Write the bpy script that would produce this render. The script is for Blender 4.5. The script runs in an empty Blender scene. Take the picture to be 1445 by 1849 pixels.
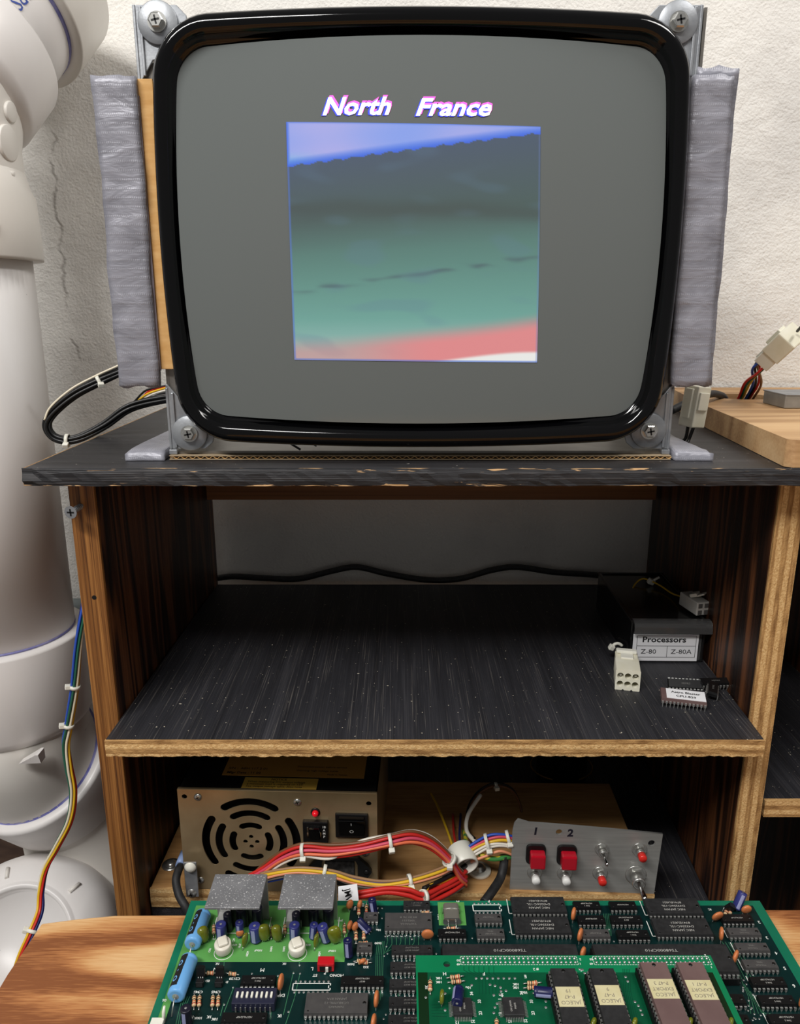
import bpy, bmesh, math, random
from mathutils import Vector, Matrix, Euler

# ---------------------------------------------------------------- camera, light, exposure
S = 0.001                                   # everything below is written in millimetres
scene = bpy.context.scene
C = scene.collection
FPX, PITCH = 1380.0, math.radians(15.0)
CAM = Vector((0.0, -466.0, 392.0))
cam_d = bpy.data.cameras.new('camera')
cam_d.sensor_fit = 'VERTICAL'; cam_d.sensor_height = 24.0
cam_d.lens = 24.0 * FPX / 1849.0
cam_d.clip_start = 0.01; cam_d.clip_end = 50
cam = bpy.data.objects.new('camera', cam_d); C.objects.link(cam)
cam.location = CAM * S
cam.rotation_euler = (math.pi / 2 - PITCH, 0, 0)
scene.camera = cam

world = bpy.data.worlds.new('room_light'); scene.world = world
world.use_nodes = True
world.node_tree.nodes['Background'].inputs[0].default_value = (1.0, 0.985, 0.97, 1)
world.node_tree.nodes['Background'].inputs[1].default_value = 0.165

def area_light(name, loc, target, sx, sy, watts, col):
    d = bpy.data.lights.new(name, 'AREA'); d.shape = 'RECTANGLE'
    d.size = sx * S; d.size_y = sy * S; d.energy = watts; d.color = col
    o = bpy.data.objects.new(name, d); C.objects.link(o)
    o.location = Vector(loc) * S
    o.rotation_euler = (Vector(target) - Vector(loc)).to_track_quat('-Z', 'Y').to_euler()
    return o
# the workshop's ceiling strip lamps, above and behind the photographer
area_light('ceiling_strip_lamp', (-560, -900, 1380), (0, 40, 200), 900, 130, 19, (1.0, 0.98, 0.955))
area_light('ceiling_strip_lamp', (720, -280, 1350), (200, 60, 250), 700, 150, 6, (1.0, 0.97, 0.94))

vs = scene.view_settings
scene.display_settings.display_device = 'sRGB'
vs.view_transform = 'Standard'; vs.look = 'None'; vs.gamma = 1.0; vs.use_curve_mapping = False
vs.exposure = 0.35

# ---------------------------------------------------------------- helpers
def px(x, y, Y=None, Z=None):
    """the point of the plane Y=const or Z=const (mm) behind photo pixel x, y"""
    u, v = (x - 722.5) / FPX, (924.5 - y) / FPX
    d = Vector((u, math.cos(PITCH) + v * math.sin(PITCH), -math.sin(PITCH) + v * math.cos(PITCH)))
    t = (Y - CAM.y) / d.y if Y is not None else (Z - CAM.z) / d.z
    return CAM + d * t

def lin(c):
    return tuple((v / 255 / 12.92) if v / 255 <= 0.04045 else ((v / 255 + 0.055) / 1.055) ** 2.4 for v in c)

MATS = {}
def mat(name, col, rough=0.5, metal=0.0, col2=None, nscale=(40, 40, 40), detail=6, lo=0.35, hi=0.65,
        bump=0.0, bscale=None, bdist=0.0005, spec=0.5, trans=0.0, emit=0.0, alpha=1.0, ior=1.45, rough2=None, coat=0.0, distort=0.0,
        spots=None, spot_scale=300, spot_thr=0.72):
    if name in MATS: return MATS[name]
    m = bpy.data.materials.new(name); m.use_nodes = True
    nt = m.node_tree; N, L = nt.nodes, nt.links
    b = N['Principled BSDF']
    b.inputs['Base Color'].default_value = (*lin(col), 1)
    b.inputs['Roughness'].default_value = rough
    b.inputs['Metallic'].default_value = metal
    b.inputs['Specular IOR Level'].default_value = spec
    b.inputs['Transmission Weight'].default_value = trans
    b.inputs['IOR'].default_value = ior
    b.inputs['Alpha'].default_value = alpha
    b.inputs['Coat Weight'].default_value = coat
    if emit:
        b.inputs['Emission Color'].default_value = (*lin(col), 1); b.inputs['Emission Strength'].default_value = emit
    tc = N.new('ShaderNodeTexCoord')
    def noise(sc, det=6.0, dist=0.0, off=0.0):
        mp = N.new('ShaderNodeMapping'); mp.inputs['Scale'].default_value = sc; mp.inputs['Location'].default_value = (off, off * .7, off * .3)
        nz = N.new('ShaderNodeTexNoise'); nz.inputs['Scale'].default_value = 1.0; nz.inputs['Detail'].default_value = det
        nz.inputs['Distortion'].default_value = dist
        L.new(tc.outputs['Object'], mp.inputs['Vector']); L.new(mp.outputs[0], nz.inputs['Vector'])
        return nz
    last = None
    if col2 is not None:
        nz = noise(nscale, detail, distort)
        r = N.new('ShaderNodeValToRGB')
        r.color_ramp.elements[0].position = lo; r.color_ramp.elements[0].color = (*lin(col), 1)
        r.color_ramp.elements[1].position = hi; r.color_ramp.elements[1].color = (*lin(col2), 1)
        L.new(nz.outputs['Fac'], r.inputs['Fac']); last = r.outputs['Color']
        if rough2 is not None:
            mr = N.new('ShaderNodeMapRange'); mr.inputs['From Min'].default_value = lo; mr.inputs['From Max'].default_value = hi
            mr.inputs['To Min'].default_value = rough; mr.inputs['To Max'].default_value = rough2
            L.new(nz.outputs['Fac'], mr.inputs['Value']); L.new(mr.outputs[0], b.inputs['Roughness'])
    if spots is not None:
        nz = noise((spot_scale,) * 3, 2.0, 0.0, 3.1)
        r = N.new('ShaderNodeValToRGB')
        r.color_ramp.elements[0].position = spot_thr; r.color_ramp.elements[0].color = (0, 0, 0, 1)
        r.color_ramp.elements[1].position = spot_thr + 0.02; r.color_ramp.elements[1].color = (1, 1, 1, 1)
        L.new(nz.outputs['Fac'], r.inputs['Fac'])
        mx = N.new('ShaderNodeMix'); mx.data_type = 'RGBA'
        mx.inputs[6].default_value = (*lin(col), 1)
        if last is not None: L.new(last, mx.inputs[6])
        mx.inputs[7].default_value = (*lin(spots), 1)
        L.new(r.outputs['Color'], mx.inputs[0]); last = mx.outputs[2]
    if last is not None: L.new(last, b.inputs['Base Color'])
    if bump:
        nz = noise(bscale or nscale, 5.0, 0.0, 1.7)
        bp = N.new('ShaderNodeBump'); bp.inputs['Strength'].default_value = bump; bp.inputs['Distance'].default_value = bdist
        L.new(nz.outputs['Fac'], bp.inputs['Height']); L.new(bp.outputs[0], b.inputs['Normal'])
    MATS[name] = m
    return m

class MB:
    """collects shapes (mm) and links them as ONE mesh object"""
    def __init__(s): s.v = []; s.f = []; s.sm = []
    def add(s, vs, fs, smooth=False, M=None):
        o = len(s.v)
        s.v += [(M @ Vector(p)) if M is not None else Vector(p) for p in vs]
        s.f += [tuple(i + o for i in f) for f in fs]; s.sm += [smooth] * len(fs); return s
    def box(s, c, d, rot=None, bev=0.0, seg=2):
        M = Matrix.Translation(Vector(c)) @ (Euler(rot).to_matrix().to_4x4() if rot else Matrix())
        x, y, z = d[0] / 2, d[1] / 2, d[2] / 2
        if bev:
            bm = bmesh.new(); bmesh.ops.create_cube(bm, size=1, matrix=Matrix.Diagonal((d[0], d[1], d[2], 1)))
            bmesh.ops.bevel(bm, geom=bm.edges[:], offset=bev, segments=seg, affect='EDGES', profile=0.5, clamp_overlap=True)
            bm.verts.index_update()
            s.add([v.co.copy() for v in bm.verts], [[v.index for v in f.verts] for f in bm.faces], False, M); bm.free(); return s
        v = [(-x, -y, -z), (x, -y, -z), (x, y, -z), (-x, y, -z), (-x, -y, z), (x, -y, z), (x, y, z), (-x, y, z)]
        return s.add(v, [(3, 2, 1, 0), (4, 5, 6, 7), (0, 1, 5, 4), (1, 2, 6, 5), (2, 3, 7, 6), (3, 0, 4, 7)], False, M)
    def hexa(s, v, M=None):       # bottom 4 ccw, top 4 ccw
        return s.add(v, [(3, 2, 1, 0), (4, 5, 6, 7), (0, 1, 5, 4), (1, 2, 6, 5), (2, 3, 7, 6), (3, 0, 4, 7)], False, M)
    def prism(s, poly, z0, z1, M=None):
        n = len(poly); v = [(p[0], p[1], z0) for p in poly] + [(p[0], p[1], z1) for p in poly]
        return s.add(v, [tuple(reversed(range(n))), tuple(range(n, 2 * n))] + [(i, (i + 1) % n, n + (i + 1) % n, n + i) for i in range(n)], False, M)
    def lathe(s, prof, n=24, M=None, smooth=True):   # prof: (r, z) list, axis z
        v = []; f = []
        for r, z in prof:
            for k in range(n): a = 2 * math.pi * k / n; v.append((r * math.cos(a), r * math.sin(a), z))
        for i in range(len(prof) - 1):
            for k in range(n):
                f.append((i * n + k, i * n + (k + 1) % n, (i + 1) * n + (k + 1) % n, (i + 1) * n + k))
        s.add(v, f, smooth, M)
        o = len(s.v) - len(v)
        if prof[0][0] > 1e-6: s.f.append(tuple(o + k for k in reversed(range(n)))); s.sm.append(False)
        if prof[-1][0] > 1e-6: s.f.append(tuple(o + (len(prof) - 1) * n + k for k in range(n))); s.sm.append(False)
        return s
    def cyl(s, p0, p1, r0, r1=None, n=16, smooth=True):
        p0, p1 = Vector(p0), Vector(p1); d = p1 - p0
        M = Matrix.Translation(p0) @ d.to_track_quat('Z', 'Y').to_matrix().to_4x4()
        return s.lathe([(r0, 0), (r0 if r1 is None else r1, d.length)], n, M, smooth)
    def tube(s, pts, r, n=8, smooth=True, closed=False, caps=True):
        pts = [Vector(p) for p in pts]; rs = r if isinstance(r, (list, tuple)) else [r] * len(pts)
        T = []
        for i in range(len(pts)):
            a = pts[i - 1] if (i or closed) else pts[i]; b = pts[(i + 1) % len(pts)] if (i < len(pts) - 1 or closed) else pts[i]
            T.append((b - a).normalized())
        up = Vector((0, 0, 1)) if abs(T[0].z) < .9 else Vector((1, 0, 0))
        nrm = (up - T[0] * up.dot(T[0])).normalized(); v = []; f = []
        for i, p in enumerate(pts):
            nrm = (nrm - T[i] * nrm.dot(T[i])).normalized(); bi = T[i].cross(nrm)
            for k in range(n):
                a = 2 * math.pi * k / n; v.append(p + (nrm * math.cos(a) + bi * math.sin(a)) * rs[i])
        m = len(pts)
        for i in range(m if closed else m - 1):
            j = (i + 1) % m
            for k in range(n): f.append((i * n + k, i * n + (k + 1) % n, j * n + (k + 1) % n, j * n + k))
        o = len(s.v); s.add(v, f, smooth)
        if caps and not closed:
            s.f.append(tuple(o + k for k in reversed(range(n)))); s.sm.append(False)
            s.f.append(tuple(o + (m - 1) * n + k for k in range(n))); s.sm.append(False)
        return s
    def mesh(s, name, off=Vector((0, 0, 0)), flip=True):
        me = bpy.data.meshes.new(name)
        me.from_pydata([tuple((p - off) * S) for p in s.v], [], s.f)
        me.polygons.foreach_set('use_smooth', s.sm)
        if flip:
            bm = bmesh.new(); bm.from_mesh(me); bmesh.ops.recalc_face_normals(bm, faces=bm.faces[:]); bm.to_mesh(me); bm.free()
        me.update(); return me
    def build(s, name, m, parent=None, off=Vector((0, 0, 0)), bevel=0.0, bseg=2, subsurf=0):
        return link(name, s.mesh(name, Vector(off)), m, parent, bevel=bevel, bseg=bseg, subsurf=subsurf)

def link(name, me, m, parent=None, loc=None, rot=None, bevel=0.0, bseg=2, subsurf=0):
    o = bpy.data.objects.new(name, me); C.objects.link(o)
    if m is not None and not me.materials: me.materials.append(m)
    if parent is not None: o.parent = parent
    if loc is not None: o.location = Vector(loc) * S
    if rot is not None: o.rotation_euler = rot
    if bevel:
        b = o.modifiers.new('bevel', 'BEVEL'); b.width = bevel * S; b.segments = bseg; b.limit_method = 'ANGLE'; b.angle_limit = math.radians(40)
        b.harden_normals = False
    if subsurf:
        q = o.modifiers.new('sub', 'SUBSURF'); q.levels = subsurf; q.render_levels = subsurf
    return o

def tag(o, label, cat, group=None):
    o['label'] = label; o['category'] = cat
    if group: o['group'] = group
    return o
def thing(name, label, cat, loc=(0, 0, 0), rot=(0, 0, 0), group=None):
    o = bpy.data.objects.new(name, None); C.objects.link(o); o.empty_display_size = 0.01
    o.location = Vector(loc) * S; o.rotation_euler = rot
    return tag(o, label, cat, group)
def struct(o): o['kind'] = 'structure'; return o

def spline(pts, k=8):
    pts = [Vector(p) for p in pts]; P = [pts[0] * 2 - pts[1]] + pts + [pts[-1] * 2 - pts[-2]]; out = []
    for i in range(1, len(P) - 2):
        a, b, c, d = P[i - 1], P[i], P[i + 1], P[i + 2]
        for q in range(k):
            t = q / k
            out.append(0.5 * (2 * b + (c - a) * t + (2 * a - 5 * b + 4 * c - d) * t * t + (3 * b - a - 3 * c + d) * t ** 3))
    out.append(pts[-1]); return out

def flat_mesh(loops, thick, name='plate', res=12):
    """plate with holes: loops = list of closed 2D outlines (mm), first is the outer; in local XY, thickness centred on z=0"""
    cu = bpy.data.curves.new(name, 'CURVE'); cu.dimensions = '2D'; cu.fill_mode = 'BOTH'; cu.extrude = thick / 2 * S
    for lp in loops:
        sp = cu.splines.new('POLY'); sp.points.add(len(lp) - 1)
        for i, p in enumerate(lp): sp.points[i].co = (p[0] * S, p[1] * S, 0, 1)
        sp.use_cyclic_u = True
    o = bpy.data.objects.new(name, cu); C.objects.link(o)
    me = bpy.data.meshes.new_from_object(o.evaluated_get(bpy.context.evaluated_depsgraph_get()))
    C.objects.unlink(o); bpy.data.objects.remove(o); bpy.data.curves.remove(cu)
    return me

TXT = {}
def text_mesh(s, size, thick=0.06, bold=0.0, shear=0.0, align='CENTER', sx=1.0, spacing=1.0):
    key = (s, size, thick, bold, shear, align, sx, spacing)
    if key in TXT: return TXT[key]
    cu = bpy.data.curves.new('txt', 'FONT'); cu.body = s; cu.size = size * S; cu.extrude = thick * S / 2; cu.offset = bold * S
    cu.align_x = align; cu.align_y = 'CENTER'; cu.shear = shear; cu.resolution_u = 2; cu.space_character = spacing; cu.fill_mode = 'FRONT' if thick < .15 else 'BOTH'
    o = bpy.data.objects.new('txt', cu); C.objects.link(o)
    me = bpy.data.meshes.new_from_object(o.evaluated_get(bpy.context.evaluated_depsgraph_get()))
    C.objects.unlink(o); bpy.data.objects.remove(o); bpy.data.curves.remove(cu)
    if sx != 1.0:
        for v in me.vertices: v.co.x *= sx
    me.materials.clear()
    TXT[key] = me; return me
def text(name, s, size, m, parent, loc, rot=(0, 0, 0), **k):
    me = text_mesh(s, size, **k)
    if me.materials and me.materials[0] is not m: me = me.copy(); me.materials.clear()
    return link(name, me, m, parent, loc, rot)

def circle(cx, cy, r, n=24, ry=None): return [(cx + r * math.cos(2 * math.pi * i / n), cy + (ry or r) * math.sin(2 * math.pi * i / n)) for i in range(n)]
def rrect(cx, cy, w, h, r, n=5):
    out = []
    for sx, sy, a0 in ((1, 1, 0), (-1, 1, 90), (-1, -1, 180), (1, -1, 270)):
        for k in range(n + 1):
            a = math.radians(a0 + 90 * k / n)
            out.append((cx + sx * (w / 2 - r) + r * math.cos(a), cy + sy * (h / 2 - r) + r * math.sin(a)))
    return out
# ---------------------------------------------------------------- surface materials
def ramp_set(r, stops):
    e = r.color_ramp.elements
    while len(e) > 1: e.remove(e[-1])
    e[0].position = stops[0][0]; e[0].color = (*lin(stops[0][1]), 1)
    for p, c in stops[1:]:
        q = e.new(p); q.color = (*lin(c), 1)

def base_mat(name, rough=0.5, spec=0.5):
    m = bpy.data.materials.new(name); m.use_nodes = True
    nt = m.node_tree; b = nt.nodes['Principled BSDF']
    b.inputs['Roughness'].default_value = rough; b.inputs['Specular IOR Level'].default_value = spec
    tc = nt.nodes.new('ShaderNodeTexCoord'); MATS[name] = m
    return m, nt.nodes, nt.links, b, tc
def n_noise(N, L, tc, sc, det=6, dist=0, loc=(0, 0, 0), rough=0.5):
    mp = N.new('ShaderNodeMapping'); mp.inputs['Scale'].default_value = sc; mp.inputs['Location'].default_value = loc
    z = N.new('ShaderNodeTexNoise'); z.inputs['Scale'].default_value = 1; z.inputs['Detail'].default_value = det
    z.inputs['Distortion'].default_value = dist; z.inputs['Roughness'].default_value = rough
    L.new(tc.outputs['Object'], mp.inputs[0]); L.new(mp.outputs[0], z.inputs['Vector']); return z.outputs['Fac']
def n_math(N, L, op, a, b=None, c=None, clamp=False):
    q = N.new('ShaderNodeMath'); q.operation = op; q.use_clamp = clamp
    for i, x in enumerate((a, b, c)):
        if x is None: continue
        if isinstance(x, (int, float)): q.inputs[i].default_value = x
        else: L.new(x, q.inputs[i])
    return q.outputs[0]
def n_ramp(N, L, fac, stops):
    r = N.new('ShaderNodeValToRGB'); ramp_set(r, stops); L.new(fac, r.inputs[0]); return r.outputs[0]
def n_mix(N, L, fac, a, b, mode='MIX'):
    q = N.new('ShaderNodeMix'); q.data_type = 'RGBA'; q.blend_type = mode
    if isinstance(fac, (int, float)): q.inputs[0].default_value = fac
    else: L.new(fac, q.inputs[0])
    for i, x in ((6, a), (7, b)):
        if isinstance(x, tuple): q.inputs[i].default_value = (*lin(x), 1)
        else: L.new(x, q.inputs[i])
    return q.outputs[2]
def n_bump(N, L, b, h, strength, dist):
    q = N.new('ShaderNodeBump'); q.inputs['Strength'].default_value = strength; q.inputs['Distance'].default_value = dist
    L.new(h, q.inputs['Height']); L.new(q.outputs[0], b.inputs['Normal'])

def wood(name, axis, stops, fine=(3, 900), coarse=(2, 60), figure=None, rough=0.55, bump=0.25, spec=0.4, specks=None, streak=None, wf=0.45):
    """axis: grain direction 0/1/2"""
    m, N, L, b, tc = base_mat(name, rough, spec)
    def sc(al, ac): return tuple(al if i == axis else ac for i in range(3))
    f = n_noise(N, L, tc, sc(*fine), 5)
    c = n_noise(N, L, tc, sc(*coarse), 4, 0.6)
    h = n_math(N, L, 'ADD', n_math(N, L, 'MULTIPLY', f, wf), n_math(N, L, 'MULTIPLY', c, 1 - wf))
    if figure:
        g = n_noise(N, L, tc, sc(figure[0], figure[1]), 2, 0.4, (3, 5, 1))
        g = n_math(N, L, 'SINE', n_math(N, L, 'MULTIPLY', g, figure[2]))
        g = n_math(N, L, 'MULTIPLY_ADD', g, 0.5, 0.5)
        h = n_math(N, L, 'ADD', n_math(N, L, 'MULTIPLY', h, 1 - figure[3]), n_math(N, L, 'MULTIPLY', g, figure[3]))
    col = n_ramp(N, L, h, stops)
    if streak:      # thin pale worn grain lines
        z = n_noise(N, L, tc, sc(14, 1500), 3, 0, (7, 2, 9))
        k = n_math(N, L, 'MULTIPLY', n_math(N, L, 'SUBTRACT', z, streak[1]), 9, clamp=True)
        col = n_mix(N, L, n_math(N, L, 'MULTIPLY', k, streak[2]), col, streak[0])
    if specks:
        z = n_noise(N, L, tc, (520, 520, 520), 1, 0, (2, 8, 4))
        k = n_math(N, L, 'MULTIPLY', n_math(N, L, 'SUBTRACT', z, specks[1]), 40, clamp=True)
        col = n_mix(N, L, k, col, specks[0])
    L.new(col, b.inputs['Base Color'])
    if bump: n_bump(N, L, b, f, bump, 0.0004)
    return m

def ply_edge(name, axis, along, stops, wear=None):
    """cut edge of plywood: plies stacked along `axis`, fibres along `along`"""
    m, N, L, b, tc = base_mat(name, 0.75, 0.25)
    sp = N.new('ShaderNodeSeparateXYZ'); L.new(tc.outputs['Object'], sp.inputs[0])
    lay = sp.outputs[axis]
    wob = n_noise(N, L, tc, tuple(25 if i == along else 60 for i in range(3)), 3)
    s = n_math(N, L, 'ADD', n_math(N, L, 'MULTIPLY', lay, 880), n_math(N, L, 'MULTIPLY', wob, 1.6))
    s = n_math(N, L, 'MULTIPLY_ADD', n_math(N, L, 'SINE', s), 0.5, 0.5)
    fib = n_noise(N, L, tc, tuple(650 if i == along else 900 for i in range(3)), 4, 0.5)
    fin = n_noise(N, L, tc, tuple(60 if i == along else 500 for i in range(3)), 5, 0.2, (4, 4, 4))
    s = n_math(N, L, 'MULTIPLY', n_math(N, L, 'SUBTRACT', s, 0.35), 3.0, clamp=True)
    grain = n_math(N, L, 'ADD', n_math(N, L, 'MULTIPLY', fib, s), n_math(N, L, 'MULTIPLY', fin, n_math(N, L, 'SUBTRACT', 1.0, s)))
    h = n_math(N, L, 'ADD', n_math(N, L, 'MULTIPLY', s, 0.20), n_math(N, L, 'MULTIPLY', grain, 0.72))
    L.new(n_ramp(N, L, h, stops), b.inputs['Base Color'])
    n_bump(N, L, b, fib, 0.7, 0.0007)
    return m

def plaster(name):
    m, N, L, b, tc = base_mat(name, 0.9, 0.2)
    big = n_noise(N, L, tc, (9, 9, 9), 4)
    mid = n_noise(N, L, tc, (55, 55, 55), 5, 0.3)
    fin = n_noise(N, L, tc, (420, 420, 420), 4)
    col = n_ramp(N, L, big, [(0.3, (208, 205, 200)), (0.5, (224, 221, 215)), (0.75, (230, 227, 220))])
    # a hairline crack running down beside the drain pipe
    sp = N.new('ShaderNodeSeparateXYZ'); L.new(tc.outputs['Object'], sp.inputs[0])
    wz = n_noise(N, L, tc, (1, 1, 35), 4)
    dx = n_math(N, L, 'ABSOLUTE', n_math(N, L, 'ADD', n_math(N, L, 'SUBTRACT', sp.outputs[0], -0.318), n_math(N, L, 'MULTIPLY', n_math(N, L, 'SUBTRACT', wz, 0.5), 0.035)))
    cr = n_math(N, L, 'SUBTRACT', 1.0, n_math(N, L, 'MULTIPLY', dx, 420), clamp=True)
    zz = n_math(N, L, 'MULTIPLY', n_math(N, L, 'SUBTRACT', mid, 0.40), 6, clamp=True)
    zr = n_math(N, L, 'MULTIPLY', n_math(N, L, 'GREATER_THAN', sp.outputs[2], 0.33), n_math(N, L, 'LESS_THAN', sp.outputs[2], 0.62))
    cr = n_math(N, L, 'MULTIPLY', n_math(N, L, 'MULTIPLY', cr, zz), zr)
    col = n_mix(N, L, n_math(N, L, 'MULTIPLY', cr, 0.38), col, (120, 112, 104))
    L.new(col, b.inputs['Base Color'])
    h = n_math(N, L, 'ADD', n_math(N, L, 'MULTIPLY', mid, 1.0), n_math(N, L, 'MULTIPLY', fin, 0.45))
    h = n_math(N, L, 'SUBTRACT', h, n_math(N, L, 'MULTIPLY', cr, 0.6))
    n_bump(N, L, b, h, 0.75, 0.003)
    return m

def painted_edge(name):
    """black paint on a ply edge, rubbed through to tan along both arrises"""
    m, N, L, b, tc = base_mat(name, 0.6, 0.4)
    sp = N.new('ShaderNodeSeparateXYZ'); L.new(tc.outputs['Object'], sp.inputs[0])
    e = n_math(N, L, 'ABSOLUTE', n_math(N, L, 'SUBTRACT', sp.outputs[2], 1.0647))      # mid height of the edge
    e = n_math(N, L, 'MULTIPLY', n_math(N, L, 'SUBTRACT', e, 0.0040), 500)
    z = n_noise(N, L, tc, (45, 500, 500), 8, 0.6)
    k = n_math(N, L, 'MULTIPLY', n_math(N, L, 'ADD', e, n_math(N, L, 'MULTIPLY', n_math(N, L, 'SUBTRACT', z, 0.62), 9)), 3, clamp=True)
    g = n_noise(N, L, tc, (14, 700, 900), 5, 0.3, (3, 3, 3))
    black = n_ramp(N, L, g, [(0.3, (20, 20, 22)), (0.55, (38, 38, 41)), (0.72, (72, 70, 70))])
    L.new(n_mix(N, L, k, black, (196, 158, 112)), b.inputs['Base Color'])
    n_bump(N, L, b, g, 0.8, 0.0008)
    return m

def duct_tape(name, axis=0):
    m, N, L, b, tc = base_mat(name, 0.42, 0.5)
    b.inputs['Metallic'].default_value = 0.12
    sp = N.new('ShaderNodeSeparateXYZ'); L.new(tc.outputs['Object'], sp.inputs[0])
    rib = n_math(N, L, 'SINE', n_math(N, L, 'MULTIPLY', sp.outputs[2], 6.2832 / 0.0048))
    dots = n_math(N, L, 'SINE', n_math(N, L, 'MULTIPLY', sp.outputs[0], 6.2832 / 0.0012))
    nz = n_noise(N, L, tc, (40, 40, 90), 4, 0.4)
    fn = n_noise(N, L, tc, (60, 60, 1400), 3)
    h = n_math(N, L, 'MULTIPLY', n_math(N, L, 'POWER', n_math(N, L, 'MULTIPLY_ADD', rib, .5, .5), 6), n_math(N, L, 'MULTIPLY_ADD', dots, .5, .5))
    hh = n_math(N, L, 'ADD', n_math(N, L, 'MULTIPLY', h, 0.22), n_math(N, L, 'ADD', n_math(N, L, 'MULTIPLY', nz, 3.4), n_math(N, L, 'MULTIPLY', fn, 0.22)))
    col = n_ramp(N, L, nz, [(0.3, (118, 118, 126)), (0.6, (142, 142, 151)), (0.8, (156, 156, 164))])
    col = n_mix(N, L, n_math(N, L, 'MULTIPLY', h, 0.16), col, (196, 197, 203))
    L.new(col, b.inputs['Base Color']); n_bump(N, L, b, hh, 0.5, 0.0009)
    return m

M_wall = plaster('rough_plaster')
M_bench = wood('fir_plywood', 0, [(0.33, (132, 78, 42)), (0.43, (176, 116, 68)), (0.54, (202, 150, 96)), (0.70, (220, 178, 126))],
               fine=(60, 900), coarse=(7, 70), figure=(3.4, 12, 26, 0.36), rough=0.6, bump=0.35, wf=0.6)
M_blackshelf = wood('black_painted_ply', 1, [(0.3, (26, 26, 29)), (0.55, (44, 44, 48)), (0.75, (70, 69, 72))], fine=(9, 1100), coarse=(4, 90), rough=0.5, bump=0.6,
                    specks=((205, 195, 175), 0.765), streak=((118, 112, 106), 0.60, 0.42))
M_blacktop = wood('black_painted_top', 0, [(0.36, (18, 18, 20)), (0.52, (33, 33, 36)), (0.68, (58, 57, 60))], fine=(10, 900), coarse=(4, 70), rough=0.45, bump=0.4,
                  specks=((190, 185, 175), 0.78), streak=((120, 115, 110), 0.66, 0.4))
M_blackedge = painted_edge('worn_black_edge')
M_darkwood = wood('dark_stained_wood', 2, [(0.36, (22, 11, 7)), (0.5, (56, 31, 17)), (0.66, (106, 64, 36))], fine=(7, 1100), coarse=(4, 260), figure=(2.5, 30, 34, 0.25), rough=0.45, bump=0.4)
M_post = wood('brown_stained_pine', 2, [(0.38, (62, 34, 14)), (0.49, (122, 78, 36)), (0.62, (164, 114, 60))], fine=(9, 1300), coarse=(5, 420), rough=0.5, bump=0.4)
EDGE = [(0.25, (132, 96, 56)), (0.45, (186, 146, 94)), (0.6, (214, 178, 124)), (0.8, (234, 206, 156))]
M_edge_h = ply_edge('ply_edge_horizontal', 2, 0, EDGE)
M_edge_v = ply_edge('ply_edge_vertical', 0, 2, EDGE)
M_rail = wood('rail_wood', 0, [(0.3, (96, 60, 32)), (0.6, (140, 94, 54))], rough=0.6)
M_oak = wood('oak_board', 0, [(0.28, (150, 112, 74)), (0.5, (190, 152, 108)), (0.75, (210, 176, 132))], fine=(12, 500), coarse=(4, 50), figure=(3, 14, 22, 0.25), rough=0.6, bump=0.3)
M_basewood = wood('base_board_ply', 0, [(0.28, (138, 96, 54)), (0.5, (176, 132, 82)), (0.75, (200, 158, 104))], fine=(40, 420), coarse=(6, 30), rough=0.6)
M_tape = duct_tape('duct_tape')
M_card = mat('cardboard', (196, 150, 92), 0.85, col2=(210, 168, 112), nscale=(60, 60, 200), bump=0.15, bscale=(300, 300, 900), spec=0.2)
M_cardpale = mat('cardboard_pale', (150, 132, 106), 0.9, col2=(168, 150, 124), nscale=(30, 30, 30), spec=0.2)
M_pvc = mat('white_pvc', (232, 229, 227), 0.34, col2=(224, 219, 215), nscale=(14, 14, 6), detail=5, spots=(120, 116, 110), spot_scale=120, spot_thr=0.80)
M_pvcdirt = mat('pvc_fitting', (226, 222, 215), 0.4, col2=(214, 208, 199), nscale=(10, 10, 10), spots=(120, 112, 104), spot_scale=160, spot_thr=0.81)
M_primer = mat('purple_primer', (96, 98, 168), 0.5, col2=(150, 148, 190), nscale=(60, 60, 60))
M_print_blue = mat('blue_print', (52, 74, 150), 0.6)
M_zinc = mat('zinc_steel', (138, 141, 146), 0.46, 0.6, col2=(164, 167, 170), nscale=(80, 80, 80), bump=0.15, bscale=(500, 500, 500))
M_zincbright = mat('bright_zinc', (196, 196, 192), 0.28, 0.9)
M_ss = mat('polished_steel', (205, 205, 205), 0.14, 1.0)
M_black = mat('black_plastic', (14, 14, 15), 0.4)
M_blackgloss = mat('black_gloss_bezel', (4, 4, 5), 0.08, spec=0.42)
M_rubber = mat('black_rubber', (22, 22, 23), 0.6, col2=(40, 40, 41), nscale=(200, 200, 200))
M_nylon = mat('natural_nylon', (226, 224, 212), 0.35, spec=0.5)
M_nylonyel = mat('aged_nylon', (230, 227, 210), 0.38, col2=(220, 215, 192), nscale=(60, 60, 60))
M_darkfloor = mat('dark_floor', (58, 54, 50), 0.8, col2=(84, 78, 72), nscale=(12, 12, 12))
M_conduit = mat('grey_conduit', (120, 128, 128), 0.5)

# ---------------------------------------------------------------- the setting
w = MB(); w.box((60, 296, 80), (2000, 12, 1700)); struct(w.build('wall_back', M_wall))
f = MB(); f.box((60, -300, -776), (2000, 1180, 12)); struct(f.build('floor', M_darkfloor))
t = MB(); t.box((-330, 284, -450), (300, 10, 640)); struct(t.build('baseboard_back', mat('dark_plank', (58, 42, 34), 0.8, col2=(84, 64, 52), nscale=(20, 20, 60))))

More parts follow.
